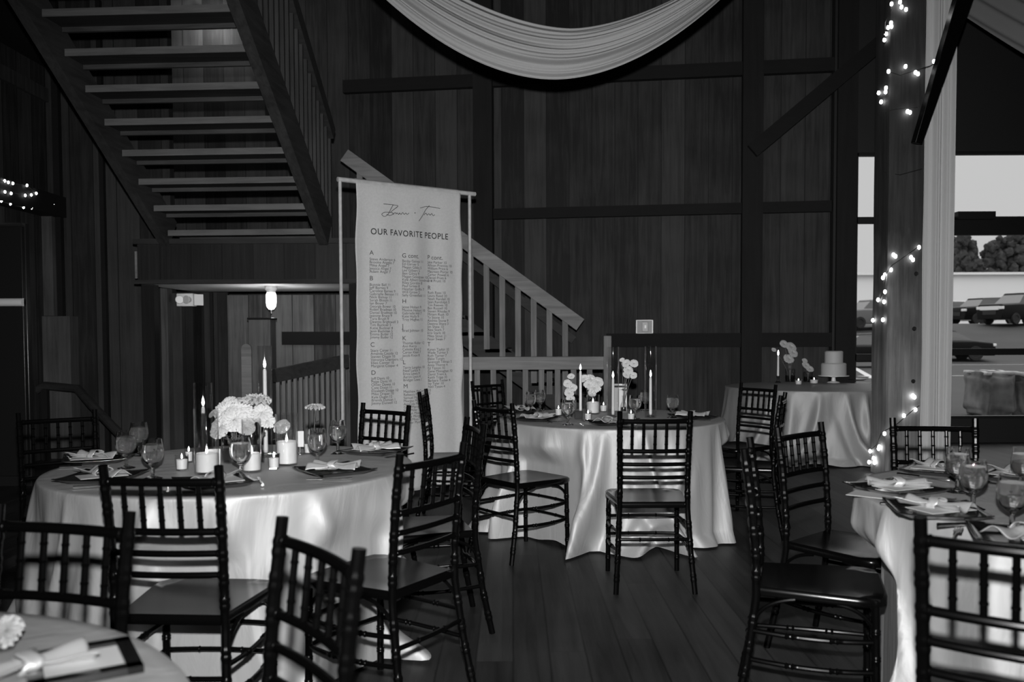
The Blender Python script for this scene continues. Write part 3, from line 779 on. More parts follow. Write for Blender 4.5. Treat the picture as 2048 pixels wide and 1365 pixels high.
def make_chair():
    t = empty('chiavari_chair', (0,0,0), 0)
    # seat
    m = MB(); pts = []
    out = [(-.168,-.19),(.168,-.19)]
    fr_ = [(.205,.12),(.203,.17),(.18,.205),(.12,.215)]
    loop = [(-.168,-.19),(.168,-.19)]+fr_+[(-x,y) for x, y in reversed(fr_)]
    n = len(loop); vs = []
    for z, k in ((.425,1.0),(.432,1.02),(.448,1.02),(.457,.98),(.452,.80),(.449,.4)):
        vs += [(x*k, (y-.01)*k+.01, z) for x, y in loop]
    fs = [tuple(range(n-1,-1,-1))]+[(j*n+i, j*n+(i+1) % n, (j+1)*n+(i+1) % n, (j+1)*n+i) for j in range(5) for i in range(n)]+[tuple(5*n+i for i in range(n))]
    m.add(vs, fs).build('seat', M_seat, t, angle=.9)
    # rear posts run from the floor to the top
    for s_ in (-1,1):
        path = [(s_*.200,-.265,0),(s_*.186,-.225,.2),(s_*.174,-.196,.42),(s_*.172,-.197,.55),(s_*.175,-.214,.75),(s_*.178,-.238,.925)]
        turned(path, .0138, rings(.04,.42,4)+rings(.5,.97,6), 50).build('rear_post', M_black, t)
    for s_ in (-1,1):
        turned([(s_*.192,.185,0),(s_*.188,.178,.43)], .0135, rings(.08,.9,4), 24).build('front_leg', M_black, t)
    yb = lambda z: -.197-(z-.55)*.11
    for nm, z, r in (('crest_rail',.875,.0125),('back_rail',.722,.011),('back_rail',.654,.010),('back_rail',.586,.010)):
        y = yb(z); turned(curve3((-.173,y,z),(0,y-.03,z),(.173,y,z)), r, [.04,.96], 20).build(nm, M_black, t)
    for i in range(5):
        k = (i+1)/6*2-1; x = .173*k; dy = -.015*(1-k*k)
        turned([(x,yb(.722)+dy,.722),(x,yb(.875)+dy,.875)], .0078, rings(.1,.9,3), 16, bulge=.002).build('spindle', M_black, t)
    for s_ in (-1,1):
        for z in (.30,.20):
            turned(curve3((s_*.182,-.215,z+.01),(s_*.225,-.0,z),(s_*.190,.18,z+.01)), .0085, [.3,.35,.65,.7], 20).build('side_stretcher', M_black, t)
        MB().tube(curve3((s_*.178,-.205,.33),(s_*.18,-.185,.41),(s_*.18,-.07,.425)), .007, 8).build('curved_brace', M_black, t)
        MB().tube(curve3((s_*.188,.18,.33),(s_*.19,.16,.41),(s_*.19,.06,.425)), .007, 8).build('curved_brace', M_black, t)
    for z in (.31,.21):
        turned(curve3((-.19,.182,z),(0,.21,z),(.19,.182,z)), .0085, [.3,.7], 18).build('front_stretcher', M_black, t)
    turned(curve3((-.182,-.218,.27),(0,-.235,.27),(.182,-.218,.27)), .0085, [.3,.7], 18).build('rear_stretcher', M_black, t)
    return reg(t)
proto = make_chair(); used = [False]
T1 = (-1.205, 3.79); T2 = (.673, 5.96); T3 = (1.98, 2.96); T4 = (-1.19, 1.03); T5 = (3.24, 9.5)
# (left post top, right post top as seen from the camera, table, label)
chairs = [
 ((-1.225,2.62), (-.885,2.60), T1, 'black chiavari chair with its back to the camera at the left table', 'A'),
 ((-.489,1.855), (-.282,1.58), T4, 'blurred black chiavari chair tilted in the foreground at bottom centre', 'B'),
 ((-1.185,2.01), (-.85,1.92), T4, 'blurred black chiavari chair behind the foreground table at lower left', 'C'),
 ((-2.52,4.47), (-2.235,4.66), T1, 'black chiavari chair at far left beyond the left table', 'D'),
 ((-.86,5.07), (-.58,4.87), T1, 'black chiavari chair facing the camera in front of the banner', 'E'),
 ((-.643,6.05), (-.632,6.39), T2, 'black chiavari chair seen edge-on against the lower banner', 'F'),
 ((-.366,2.86), (-.178,3.15), T1, 'black chiavari chair at the near right of the left table', 'G'),
 ((-.225,5.24), (-.006,4.98), T2, 'black chiavari chair at the near left of the centre table', 'H'),
 ((-.343,7.45), (-.088,7.70), T2, 'black chiavari chair at the far left of the centre table by the railing', 'I'),
 ((-.211,4.15), (-.126,3.83), T1, 'black chiavari chair in shadow at the right side of the left table', 'J'),
 ((.550,4.40), (.892,4.40), T2, 'black chiavari chair with its back to the camera at the centre table', 'K'),
 ((1.855,7.03), (2.028,6.75), T2, 'black chiavari chair in front of the cake table cloth facing the camera', 'L'),
 ((1.703,5.53), (1.83,5.85), T2, 'black chiavari chair seen edge-on right of the centre table', 'M'),
 ((.786,2.95), (.89,3.27), T3, 'black chiavari chair in deep shadow left of the right table', 'N'),
 ((1.107,3.62), (1.351,3.84), T3, 'black chiavari chair with pale spindles against the cake table cloth', 'O'),
 ((.864,1.83), (1.155,1.64), T3, 'large black chiavari chair in the foreground at lower right', 'P'),
 ((1.775,4.02), (2.085,3.97), T3, 'black chiavari chair beyond the right table in front of the pillar', 'Q')]
placed = []
for (a, b, T, lab, key) in chairs:
    a = Vector((a[0],a[1],0)); b = Vector((b[0],b[1],0)); mid = (a+b)/2; d = (b-a).normalized()
    f = Vector((-d.y, d.x, 0))
    if f.dot(Vector((T[0],T[1],0))-mid) < 0: f = -f
    o = mid+f*.238
    if not used[0]: c = proto; used[0] = True
    else: c = copy_tree(proto)
    c.location = o; c.rotation_euler = (0,0,math.atan2(f.y,f.x)-PI/2)
    tag(c, lab, 'chair', 'black chiavari chairs around the tables')
    CH.append((o, f))
R = .762
round_table(*T1, R, 'round banquet table at the left under a pale satin cloth')
round_table(*T2, R, 'round banquet table in the centre under a pale satin cloth')
round_table(*T3, R, 'round banquet table at the right edge under a pale satin cloth')
round_table(*T4, R, 'round banquet table in the lower left corner under a pale cloth')
round_table(*T5, .90, 'wide round table under the cake by the window')
cloth(*T1, R, 3, 'pale satin tablecloth on the left table with the white flowers', M_cloth, 14, .12, .03, twist=.6)
cloth(*T2, R, 11, 'pale satin tablecloth falling in deep folds on the centre table', M_cloth, 19, .12, .05, twist=.5)
cloth(*T3, R, 5, 'pale satin tablecloth on the table at the right edge', M_cloth, 13, .10, .03)
cloth(*T4, R, 8, 'grey satin tablecloth on the blurred table in the lower left corner', M_cloth, 13, .10, .03)
cloth(*T5, .90, 14, 'long shiny tablecloth on the cake table beside the pillar', M_cloth2, 21, .09, .04, twist=.3)
TT = TZ+.003

# ------------------------------------------------------------------ glassware
def make_goblet():
    t = empty('water_goblet', (0,0,0))
    outer = [(0,0),(.036,0),(.037,.002),(.022,.007),(.008,.013),(.0055,.022),(.008,.032),(.0055,.040),(.007,.048),(.018,.056),(.032,.070),(.040,.088),(.0425,.105),(.041,.125),(.0375,.145),(.0355,.158)]
    inner = [(.0345,.158),(.0362,.145),(.0395,.125),(.041,.105),(.0385,.089),(.0305,.072),(.016,.060),(.0,.057)]
    MB().lathe(outer+inner, seg=36).build('goblet_glass', M_glass, t, angle=1.0)
    wp = [(0,.0575),(.0158,.0605),(.0303,.0725),(.0383,.0893),(.0408,.105),(.0393,.125),(.0375,.136),(.0,.136)]
    MB().lathe(wp, seg=36).build('water', M_water, t, angle=.7)
    return reg(t)
gob = make_goblet(); gu = [False]
def goblet(px, py, label, grp):
    p = on(px, py, TT); c = gob if not gu[0] else copy_tree(gob); gu[0] = True
    c.location = p; tag(c, label, 'glass', grp)
g1 = 'water goblets on the left table'
goblet(306,958,'water goblet nearest the camera on the left table, right of a pair',g1)
goblet(253,937,'water goblet at the left of the cluster on the left table',g1)
goblet(279,912,'water goblet standing behind two others on the left table',g1)
goblet(482,955,'water goblet in front of the white flowers on the left table',g1)
goblet(635,931,'water goblet in front of the single carnation, right of the flowers',g1)
goblet(676,908,'water goblet nearest the banner on the left table',g1)
g2 = 'water goblets on the centre table'
goblet(1061,828,'leftmost water goblet on the centre table',g2)
goblet(1080,823,'water goblet just behind the leftmost one on the centre table',g2)
goblet(1136,850,'water goblet nearest the camera on the centre table',g2)
goblet(1270,838,'water goblet behind the chair back, left of the tall candle',g2)
goblet(1345,836,'rightmost water goblet on the centre table',g2)
goblet(1291,822,'water goblet half hidden behind the right tall candle cylinder',g2)
g3 = 'water goblets on the right table'
goblet(1914,985,'leftmost water goblet on the right table',g3)
goblet(1946,1018,'water goblet in the middle of three on the right table',g3)
goblet(2024,1060,'large nearest water goblet at the right picture edge',g3)
goblet(2047,985,'water goblet cut off by the right picture edge, farthest back',g3)

def cyl(px, py, rpx, ytop, label, z=TT, name='hurricane_glass', cat='glass cylinder'):
    """open glass cylinder standing at pixel px,py; radius in px; top at pixel row ytop"""
    p = on(px, py, z); k = p.y/F; r = rpx*k; h = at(px, ytop, p.y).z-z
    pr = [(0,0),(r-.002,0),(r,.002),(r,h),(r-.0022,h),(r-.0022,.008),(0,.008)]
    o = MB().lathe(pr, seg=32).build(name, M_hglass, loc=p, angle=.8); tag(o, label, cat); return p, r, h
def flame(root, z, s=1.0, light=0):
    root = ([o_ for o_ in COL.objects if o_.parent == root and o_.name.startswith('wax')] or [root])[-1]
    MB().lathe([(0,0),(.0045*s,.006*s),(.006*s,.014*s),(.004*s,.026*s),(0,.040*s)], (0,0,z+.004), seg=12).build('flame', M_flame, root)
    MB().tube([(0,0,z-.002),(0,0,z+.008)], .0012, 6).build('wick', M_wire, root)
def pillar_candle(p, r, h, label, lit=True):
    t = empty('pillar_candle', tuple(p), 0, label, 'candle')
    MB().lathe([(0,0),(r,0),(r,h-.004),(r-.004,h),(r*.6,h-.006),(0,h-.008)], seg=28).build('wax', M_wax, t)
    if lit: flame(t, h-.008, .8)
def taper(p, h, label, r=.0105):
    t = empty('taper_candle', tuple(p), 0, label, 'candle')
    MB().lathe([(0,.012),(r*1.0,.012),(r*.82,h-.01),(r*.5,h),(0,h)], seg=16).build('wax', M_wax, t)
    MB().lathe([(0,0),(.028,0),(.028,.004),(.014,.008),(.014,.022),(r+.0005,.022),(r+.0005,.012),(0,.012)], seg=20).build('candle_holder', M_hglass, t)
    flame(t, h, 1.15)
def votive(px, py, label, rpx=13, ytop=None, z=TT):
    p = on(px, py, z); k = p.y/F; r = rpx*k
    t = empty('votive_candle', tuple(p), 0, label, 'candle')
    h = .066
    MB().lathe([(0,0),(r*.85,0),(r*.88,.002),(r,h),(r-.002,h),(r*.88-.002,.006),(0,.006)], seg=24).build('votive_glass', M_hglass, t, angle=.8)
    MB().lathe([(0,.0065),(r*.85-.003,.0065),(r*.92-.003,h*.68),(0,h*.66)], seg=24).build('wax', M_wax, t)
    flame(t, h*.66, .6)
def shift(p, dz=.009): return Vector((p.x, p.y, p.z+dz))
# left table
p, r, h = cyl(414,947,24,818,'wide glass cylinder holding the leftmost pillar candle, left table')
pillar_candle(shift(p), r-.006, .075, 'pillar candle inside the wide cylinder beside the white card')
p, r, h = cyl(408,912,18,766,'tall narrow glass cylinder around the left taper on the left table')
taper(shift(p), at(408,818,p.y).z-p.z, 'lit taper candle in the tall cylinder left of the flowers')
p, r, h = cyl(504,944,19,838,'glass cylinder with pillar candle directly below the flowers')
pillar_candle(shift(p), r-.005, .07, 'pillar candle in the cylinder below the flowers')
p, r, h = cyl(574,930,22,828,'wide glass cylinder holding the right pillar candle, left table')
pillar_candle(shift(p), r-.004, .095, 'tallest pillar candle, right of the flowers on the left table')
p, r, h = cyl(532,914,14,692,'tallest glass cylinder on the left table behind the flowers')
taper(shift(p), at(532,742,p.y).z-p.z, 'tall lit taper rising behind the flowers toward the jar lamp')
votive(364,941,'small votive candle alone between goblet and cylinder, left table',13.5)
votive(548,938,'small votive candle between the two right pillar candles',12.5)
votive(617,908,'small votive candle behind the goblet right of the table card',10)
votive(378,925,'small votive candle tucked behind the lone votive',9)
# centre table
p, r, h = cyl(1226,836,12,694,'tall glass cylinder around the left taper on the centre table')
taper(shift(p), at(1226,760,p.y).z-p.z, 'left lit taper candle in tall cylinder on the centre table')
p, r, h = cyl(1301,836,12,693,'tall glass cylinder around the right taper on the centre table')
taper(shift(p), at(1300,758,p.y).z-p.z, 'right lit taper candle in tall cylinder on the centre table')
p, r, h = cyl(1186,828,13,790,'short glass cylinder with pillar candle on the centre table')
pillar_candle(shift(p), r-.003, .075, 'pillar candle below the flowers on the centre table')
for (x, y, l) in ((1117,832,'leftmost votive candle on the centre table'),(1207,824,'votive candle between flowers and tall cylinder, centre table'),(1262,842,'votive candle behind the chair back on the centre table'),(1176,842,'votive candle just left of the short pillar candle')): votive(x, y, l, 8)
for (x, y, l) in ((1157,838,'small dark square glass votive left of the pillar candle, centre table'),(1177,836,'small dark square glass votive touching the pillar candle, centre table')):
    if x == 1177: continue
    p = on(x, y, TT); o = MB().box((-.027,-.027,0),(.027,.027,.055)).build('square_votive', plain('dark_glass', .03, .1), bevel=.003, loc=p); tag(o, l, 'candle holder')

# ------------------------------------------------------------------ flowers
def bloom_mesh(seedv, n_layers=6, flat=1.0, ruffle=.16, rmin=.10):
    rnd = random.Random(seedv); m = MB()
    for L in range(n_layers):
        k = L/(n_layers-1); npet = 5+L; 
        for j in range(npet):
            a0 = 2*PI*(j+rnd.random()*.5)/npet+L*.7; wd = 2.3*PI/npet; R_ = (.35+.65*k)*rnd.uniform(.9,1.08); el_ = (1-k)*1.25+.12*flat
            def pf(u, v, a0=a0, wd=wd, R_=R_, el_=el_, ph=rnd.uniform(0,6)):
                a = a0+(u-.5)*wd*(.35+.65*v); rr = R_*v
                e_ = el_*(1-.35*v*v); rh = rr*math.cos(e_)+.04; zz = rr*math.sin(e_)*.9-.12*v*v*k
                rf = ruffle*v*v*math.sin(u*11+ph)
                return (rh*math.cos(a), rh*math.sin(a), (zz+rf*.5)*flat)
            m.grid(pf, 6, 4)
    return m
bm_rose = bloom_mesh(1, 7, 1.0, .10); bm_carn = bloom_mesh(2, 7, .85, .30)
bloom_me = {}
def flower(head, foot, r, label, kind='rose', mat=None, tilt=None, grp=None, name=None, cat='flower'):
    head = Vector(head); foot = Vector(foot); mat = mat or M_petal
    t = empty(name or ('white_rose' if kind == 'rose' else 'white_carnation'), tuple(foot), 0, label, cat, grp)
    key = (kind, mat.name)
    src = bm_rose if kind == 'rose' else bm_carn
    if key not in bloom_me:
        o = src.build('bloom', mat, t, angle=3); bloom_me[key] = o.data
    else:
        o = bpy.data.objects.new('bloom', bloom_me[key]); COL.objects.link(o); o.parent = t
    hv = head-foot; rx, ry = (tilt or (random.uniform(.1,.7), random.uniform(-.5,.5)))
    o.matrix_local = Matrix.Translation(hv) @ Matrix.Rotation(rx,4,'X') @ Matrix.Rotation(ry,4,'Y') @ Matrix.Rotation(random.uniform(0,6),4,'Z') @ Matrix.Diagonal((r,r,r,1))
    mid = Vector((hv.x*.25, hv.y*.25, hv.z*.55))
    MB().tube(curve3((0,0,0), mid, hv), .0022, 6).build('stem', M_leaf, t)
    MB().lathe([(0,-.5*r),(.14*r,-.4*r),(.22*r,-.05*r),(0,.02*r)], tuple(hv), seg=10).build('calyx', M_leaf, t)
    if r > .025:
        d = Vector((random.uniform(-1,1), random.uniform(-1,1), .5)).normalized()
        def lfn(u, v): 
            q = mid+d*v*.06; s_ = d.cross(Vector((0,0,1))).normalized(); wv = .014*math.sin(PI*min(v*1.02,1)); return q+s_*(u-.5)*2*wv+Vector((0,0,-.02*v*v))
        MB().grid(lfn, 4, 6).build('leaf', M_leaf, t, angle=3)
    return t
def vase(px, py, rpx, ytop, label, neck=False, z=TT):
    p = on(px, py, z); k = p.y/F; r = rpx*k; h = at(px, ytop, p.y).z-z
    t = empty('bud_vase' if neck else 'glass_vase', tuple(p), 0, label, 'vase')
    if neck: o_ = [(0,0),(r,0),(r*1.02,h*.3),(r*.75,h*.5),(r*.4,h*.65),(r*.4,h*.93),(r*.55,h)]; 
    else: o_ = [(0,0),(r*.9,0),(r,h*.1),(r,h)]
    i_ = [(max(a-.002,0), b if b == h else b+.004) for a, b in reversed(o_)]
    MB().lathe(o_+i_, seg=28).build('vase_glass', M_hglass, t, angle=.8)
    MB().lathe([(0,.006),(r*.86-.003,.006),(r*.9-.003,h*.3),(0,h*.3)] if neck else [(0,.006),(r*.9-.004,.006),(r-.004,h*.5),(0,h*.5)], seg=28).build('water', thin_glass('vase_water', .9, 1, 1.33), t, angle=.8)
    return p
v1 = vase(470,925,26,872,'round glass vase holding the main white bouquet on the left table')
v2 = vase(568,916,11,862,'bud vase behind the right pillar candle on the left table', True)
v3 = vase(628,900,10,852,'bud vase with the single upright carnation on the left table', True)
v4 = vase(518,926,11,868,'bud vase right of the bouquet on the left table', True)
def fl_(px, py, Y, rpx, v, lab, kind='rose', tilt=None, mat=None, grp=None):
    flower(at(px, py, Y), (v.x, v.y, v.z+.012), rpx*Y/F, lab, kind, mat, tilt, grp)
gb = 'white roses massed in the left table bouquet'
Y1 = v1.y
fl_(441,855,Y1-.05,25,v1,'big round white rose lowest at the left of the bouquet',tilt=(.9,-.3))
fl_(452,822,Y1-.03,25,v1,'white bloom at upper left in the dense bouquet mass','carn',tilt=(.9,-.2),grp=gb)
fl_(478,820,Y1-.01,27,v1,'white bloom at the top centre of the dense bouquet mass','carn',tilt=(.9,.1),grp=gb)
fl_(468,840,Y1-.07,25,v1,'white bloom in the middle of the dense bouquet mass','rose',tilt=(1.1,0),grp=gb)
fl_(492,835,Y1-.02,20,v1,'white bloom at the right of the dense bouquet mass','carn',tilt=(.9,.4),grp=gb)
fl_(456,806,Y1+.03,17,v1,'white bloom crowning the upper left of the bouquet','rose',tilt=(.7,-.2),grp=gb)
fl_(492,856,Y1-.06,17,v1,'smaller white rose low at the right of the bouquet',tilt=(1.0,.3))
fl_(426,827,Y1,11,v1,'small white bud sticking out left of the bouquet',tilt=(.6,-.6))
fl_(479,799,Y1+.04,10,v1,'small closed bud above the bouquet',tilt=(0.1,0))
fl_(514,800,v4.y,30,v4,'wide flat carnation highest above the bouquet','carn',tilt=(.15,.1))
fl_(523,826,v4.y-.03,21,v4,'upper of two white blooms right of the bouquet',tilt=(.9,.1))
fl_(533,842,v4.y-.03,17,v4,'lower of two white blooms right of the bouquet','carn',tilt=(.9,.3))
fl_(563,854,v2.y,17,v2,'white rose seen through the right wide cylinder',tilt=(.9,-.2))
fl_(631,815,v3.y,19,v3,'single upright carnation standing alone right of the bouquet','carn',tilt=(.1,.05))
# centre table flowers
u1 = vase(1140,836,7,800,'bud vase of the left flower spray on the centre table', True)
u2 = vase(1180,824,11,796,'glass vase of the middle bouquet on the centre table')
u3 = vase(1247,824,7,792,'bud vase of the right flower spray on the centre table', True)
for (i, (x, y, r_)) in enumerate([(1142,753,7),(1135,767,9),(1144,776,10),(1138,786,10),(1141,798,9)]):
    fl_(x, y, u1.y, r_, u1, 'white blossom in the left spray on the centre table, %s' % ('topmost','second from top','third from top','second from bottom','lowest')[i], tilt=(.9,random.uniform(-.4,.4)))
for (i, (x, y, r_)) in enumerate([(1167,757,9),(1182,759,12),(1195,764,12),(1188,776,13),(1184,787,8),(1177,769,10)]):
    fl_(x, y, u2.y-.01*i, r_, u2, 'white bloom in the middle bouquet of the centre table, %s' % ('at far left','at the top','at the right','large, in the lower middle','hanging lowest','left of the middle')[i], 'carn' if i % 2 else 'rose', tilt=(.9,random.uniform(-.4,.4)))
for (i, (x, y, r_)) in enumerate([(1244,720,5),(1252,727,9),(1268,727,9),(1257,740,10),(1266,751,8),(1253,750,8)]):
    fl_(x, y, u3.y, r_, u3, 'white blossom in the tall right spray of the centre table, %s' % ('tiny topmost bud','upper left','upper right','in the middle','lower right','lower left')[i], tilt=(.9,random.uniform(-.4,.4)))
# slim taper in open holder on the centre table
p = on(1157,838,TT); p2 = on(1161,826,TT)
taper(p2, at(1161,742,p2.y).z-p2.z, 'unsheltered slim taper between two sprays on the centre table')

# ------------------------------------------------------------------ cards
def card(px, py, wpx, ytop, label, yaw=0, stand=False, lean=.12, dark=False):
    p = on(px, py, TT); k = p.y/F; w_ = wpx*k; h = at(px, ytop, p.y).z-TT
    t = empty('table_card', tuple(p), yaw, label, 'card'); z0_ = .035 if stand else .0
    Mx = Matrix.Translation((0,0,z0_)) @ Matrix.Rotation(-lean,4,'X')
    MB().box((-w_/2,-.0012,0),(w_/2,.0012,h-z0_),Mx).build('card_sheet', M_card, t, smooth=False)
    if stand:
        MB().lathe([(0,0),(.022,0),(.022,.003),(.004,.008),(.003,.034),(0,.034)], seg=16).build('card_stand', M_steel, t)
    else:
        MB().box((-w_/3,.005,0),(w_/3,.03,.004)).build('easel_foot', M_card, t, smooth=False)
    if dark: MB().box((-w_/2+.006,-.0022,h*.86),(w_/2-.006,-.0012,h*.93),Mx).build('card_header', M_ink, t, smooth=False)
card(427,944,26,899,'white card leaning at the cylinder on the left table', .1)
card(600,909,15,863,'narrow upright white card on a small stand, left table', .1, True)
card(1240,822,28,768,'tall white card with dark header on the centre table', 0, False, .08, True)

# ------------------------------------------------------------------ place settings
def plate_mesh():
    m = MB(); h = .13
    def pf(u, v):
        x = (u-.5)*2; y = (v-.5)*2; e_ = max(abs(x),abs(y)); z = .004+.018*smooth01((e_-.6)/.4)+.006*(abs(x)*abs(y))**3
        return (x*h, y*h, z)
    m.grid(pf, 20, 20); return m
def napkin_mesh(sd):
    rnd = random.Random(sd); ph = rnd.uniform(0,6)
    def nf(u, v):
        x = (u-.5)*.20; k = abs(u-.5)*2; wdt = .028+.040*k**1.2
        y = (v-.5)*2*wdt; z = .024+.014*(1-k)+.010*math.sin(v*9+ph)*(.3+k)+.012*math.sin(u*7+ph)*k
        return (x, y, max(z, .022))
    m = MB(); m.grid(nf, 30, 16)
    def kf(u, v):
        a = u*2*PI; return (-.012+.03*v+.006*math.sin(a*3), .036*math.cos(a), .034+.02*math.sin(a))
    m.grid(kf, 20, 4, wrap=True)
    return m
def fork_mesh():
    m = MB(); m.tube([(0,0,.006),(0,.06,.004),(0,.115,.006)], [.004,.003,.0022], 8)
    m.box((-.011,.113,.004),(.011,.135,.007))
    for i in range(4): m.box((-.011+i*.0062,.133,.004),(-.0075+i*.0062,.175,.0065))
    return m
def knife_mesh():
    m = MB(); m.tube([(0,0,.006),(0,.09,.006)], [.006,.005], 8)
    m.add([(-.004,.09,.004),(.006,.09,.004),(.008,.19,.004),(0,.205,.004),(-.004,.19,.004),(-.004,.09,.0065),(.006,.09,.0065),(.008,.19,.0065),(0,.205,.0065),(-.004,.19,.0065)],
          [(4,3,2,1,0),(5,6,7,8,9),(0,1,6,5),(1,2,7,6),(2,3,8,7),(3,4,9,8),(4,0,5,9)])
    return m
ME = {}
def inst(name, fn, mat, loc, rz, label, cat, grp, **k):
    if name not in ME:
        o = fn().build(name, mat, **k); ME[name] = o
    else:
        o = ME[name].copy(); COL.objects.link(o)
    o.location = loc; o.rotation_euler = (0,0,rz); tag(o, label, cat, grp); return o
def setting(px, py, T, where, skew=0, nap=True, menu=True, cutl=True, r_in=None):
    p = on(px, py, TT); c = Vector((T[0],T[1],TT)); d = (c-p); d.z = 0; a = math.atan2(d.y,d.x)-PI/2+skew
    Rm = Matrix.Rotation(a,4,'Z')
    inst('square_plate', plate_mesh, M_plate, p, a+skew, 'black square plate %s' % where, 'plate', 'black square plates', angle=1.0, solid=.003)
    if nap: inst('satin_napkin', lambda: napkin_mesh(3), M_napkin, p+Vector((0,0,.002)), a+.9+skew, 'folded satin napkin on the plate %s' % where, 'napkin', 'folded satin napkins', angle=3, solid=.002)
    if menu: inst('menu_card', lambda: MB().box((-.055,-.085,0),(.055,.085,.0015)), M_card, p+Rm@Vector((.03,.0,.024)), a+.25, 'white menu card under the napkin %s' % where, 'card', 'white menu cards', smooth=False)
    if cutl:
        inst('fork', fork_mesh, M_steel, p+Rm@Vector((-.165,-.09,.0)), a, 'silver fork left of the plate %s' % where, 'fork', 'silver forks')
        inst('knife', knife_mesh, M_steel, p+Rm@Vector((.165,-.09,.0)), a, 'silver knife right of the plate %s' % where, 'knife', 'silver knives')
setting(190,925,T1,'at the far left of the left table', .3)
setting(205,962,T1,'at the near left of the left table', -.4)
setting(430,972,T1,'behind the front chair at the left table', .2)
setting(668,948,T1,'at the near right of the left table', .55)
setting(752,908,T1,'before the chair by the banner', .3)
setting(1075,842,T2,'at the near left of the centre table', .4)
setting(1215,850,T2,'left of the front chair at the centre table', .2)
setting(1385,838,T2,'at the right of the centre table', .2)
setting(1040,826,T2,'at the far left of the centre table', .2, menu=False)
setting(1795,985,T3,'at the left end of the right table', .3)
setting(1870,1030,T3,'at the near left of the right table', -.3)
setting(1880,948,T3,'before the chair beyond the right table', .2)
setting(2050,1085,T3,'at the near right of the right table', .2)
setting(2040,962,T3,'by the far goblet of the right table', .3)
fp = on(165,1333,TT); ff = empty('card_tray', tuple(fp), .55, 'blurred black-edged tray with a white card lying on the corner table', 'tray')
m = MB()
for lo, hi in (((-.085,-.085,0),(-.06,.085,.012)),((.06,-.085,0),(.085,.085,.012)),((-.085,-.085,0),(.085,-.06,.012)),((-.085,.06,0),(.085,.085,.012))): m.box(lo, hi)
m.build('tray_rim', M_plate, ff, smooth=False)
MB().box((-.062,-.062,.001),(.062,.062,.006)).build('card_sheet', M_card, ff, smooth=False)

p = on(1752,992,TT); inst('menu_card', None, None, p+Vector((0,0,.001)), .9, 'pale card at the left rim of the right table, nearest the floor gap', 'card', 'white menu cards')
# ------------------------------------------------------------------ cake table things
cz = TT
ck = on(1667,766,cz)
cs = empty('cake_stand', tuple(ck), 0, 'low white cake stand under the two-tier cake', 'cake stand')
zz = at(1667,752,ck.y).z-cz
MB().lathe([(0,0),(.075,0),(.06,.012),(.025,.02),(.02,zz-.02),(.06,zz-.008),(.17,zz-.004),(.172,zz+.004),(0,zz+.004)], seg=36).build('stand_plate', M_white, cs)
cake = empty('tiered_cake', (ck.x,ck.y,ck.z+zz+.004), 0, 'two-tier frosted cake on a stand at the right of the cake table', 'cake')
k = ck.y/F; h1 = 25*k; h2 = 24*k
def tier(r, z0_, h): return [(0,z0_),(r,z0_),(r,z0_+h-.012),(r-.012,z0_+h),(0,z0_+h)]
MB().lathe(tier(24*k,0,h1), seg=40).build('lower_tier', M_icing, cake)
MB().lathe(tier(17.5*k,h1,h2), seg=40).build('upper_tier', M_icing, cake)
for (x, y, yt, l) in ((1556,766,712,'left taper candle in dark holder on the cake table'),(1637,752,705,'right taper candle beside the cake')):
    p = on(x, y, cz); t = empty('taper_candle', tuple(p), 0, l, 'candle'); h = at(x,yt,p.y).z-cz
    MB().lathe([(0,0),(.035,0),(.03,.01),(.012,.02),(.012,.06),(.018,.07),(.018,.08),(0,.08)], seg=16).build('candle_holder', M_dsteel, t)
    MB().tube([(0,0,.08),(0,0,h)], [.013,.010], 12).build('wax', M_wax, t); flame(t, h, 1.6)
q1 = vase(1580,764,10,738,'glass vase with the tall flower spray on the cake table', z=cz)
q2 = vase(1616,764,9,744,'glass vase with the small flowers beside the cake', z=cz)
for (x, y, r_, l) in ((1568,688,9,'topmost pale bloom in the cake table spray'),(1582,694,11,'broad pale bloom near the top of the cake table spray'),(1586,706,10,'pale bloom in the middle of the cake table spray'),(1578,718,11,'large pale bloom lowest in the cake table spray'),(1548,700,5,'small blossom left of the cake table spray')):
    fl_(x, y, q1.y, r_, q1, l, tilt=(.9,.2), mat=M_petal2)
for (x, y, r_, l) in ((1610,722,6,'small bloom at the top of the short spray by the cake'),(1612,731,8,'bloom in the middle of the short spray by the cake'),(1620,738,8,'lowest bloom of the short spray by the cake')):
    fl_(x, y, q2.y, r_, q2, l, tilt=(.9,.2), mat=M_petal2)
votive(1597,770,'left votive candle on the cake table', 7, z=cz)
votive(1628,768,'right votive candle in front of the cake', 9, z=cz)
p = on(1705,762,cz); inst('square_plate', plate_mesh, M_plate, p, .2, 'black square plate on the cake table beside the pillar', 'plate', 'black square plates')
p = on(1728,766,cz); inst('menu_card', None, None, p, .8, 'white card lying on the cake table beside the pillar', 'card', 'white menu cards')
p = on(1735,755,cz); inst('knife', None, None, p+Vector((0,-.05,0)), 1.0, 'cake knife lying on the cake table', 'knife', 'silver knives')

# front corner table: bouquet at the very edge
w1 = vase(8,1300,22,1240,'glass vase at the left picture edge on the blurred corner table')
fl_(12,1262,w1.y,34,w1,'blurred pale flower at the left picture edge on the corner table','carn',tilt=(.9,0), mat=M_petal2)
w2 = on(75,1345,TT); 
inst('satin_napkin', None, None, w2+Vector((-.02,0,-.018)), .7, 'blurred satin napkin on the corner table left of the white card tray', 'napkin', 'folded satin napkins')

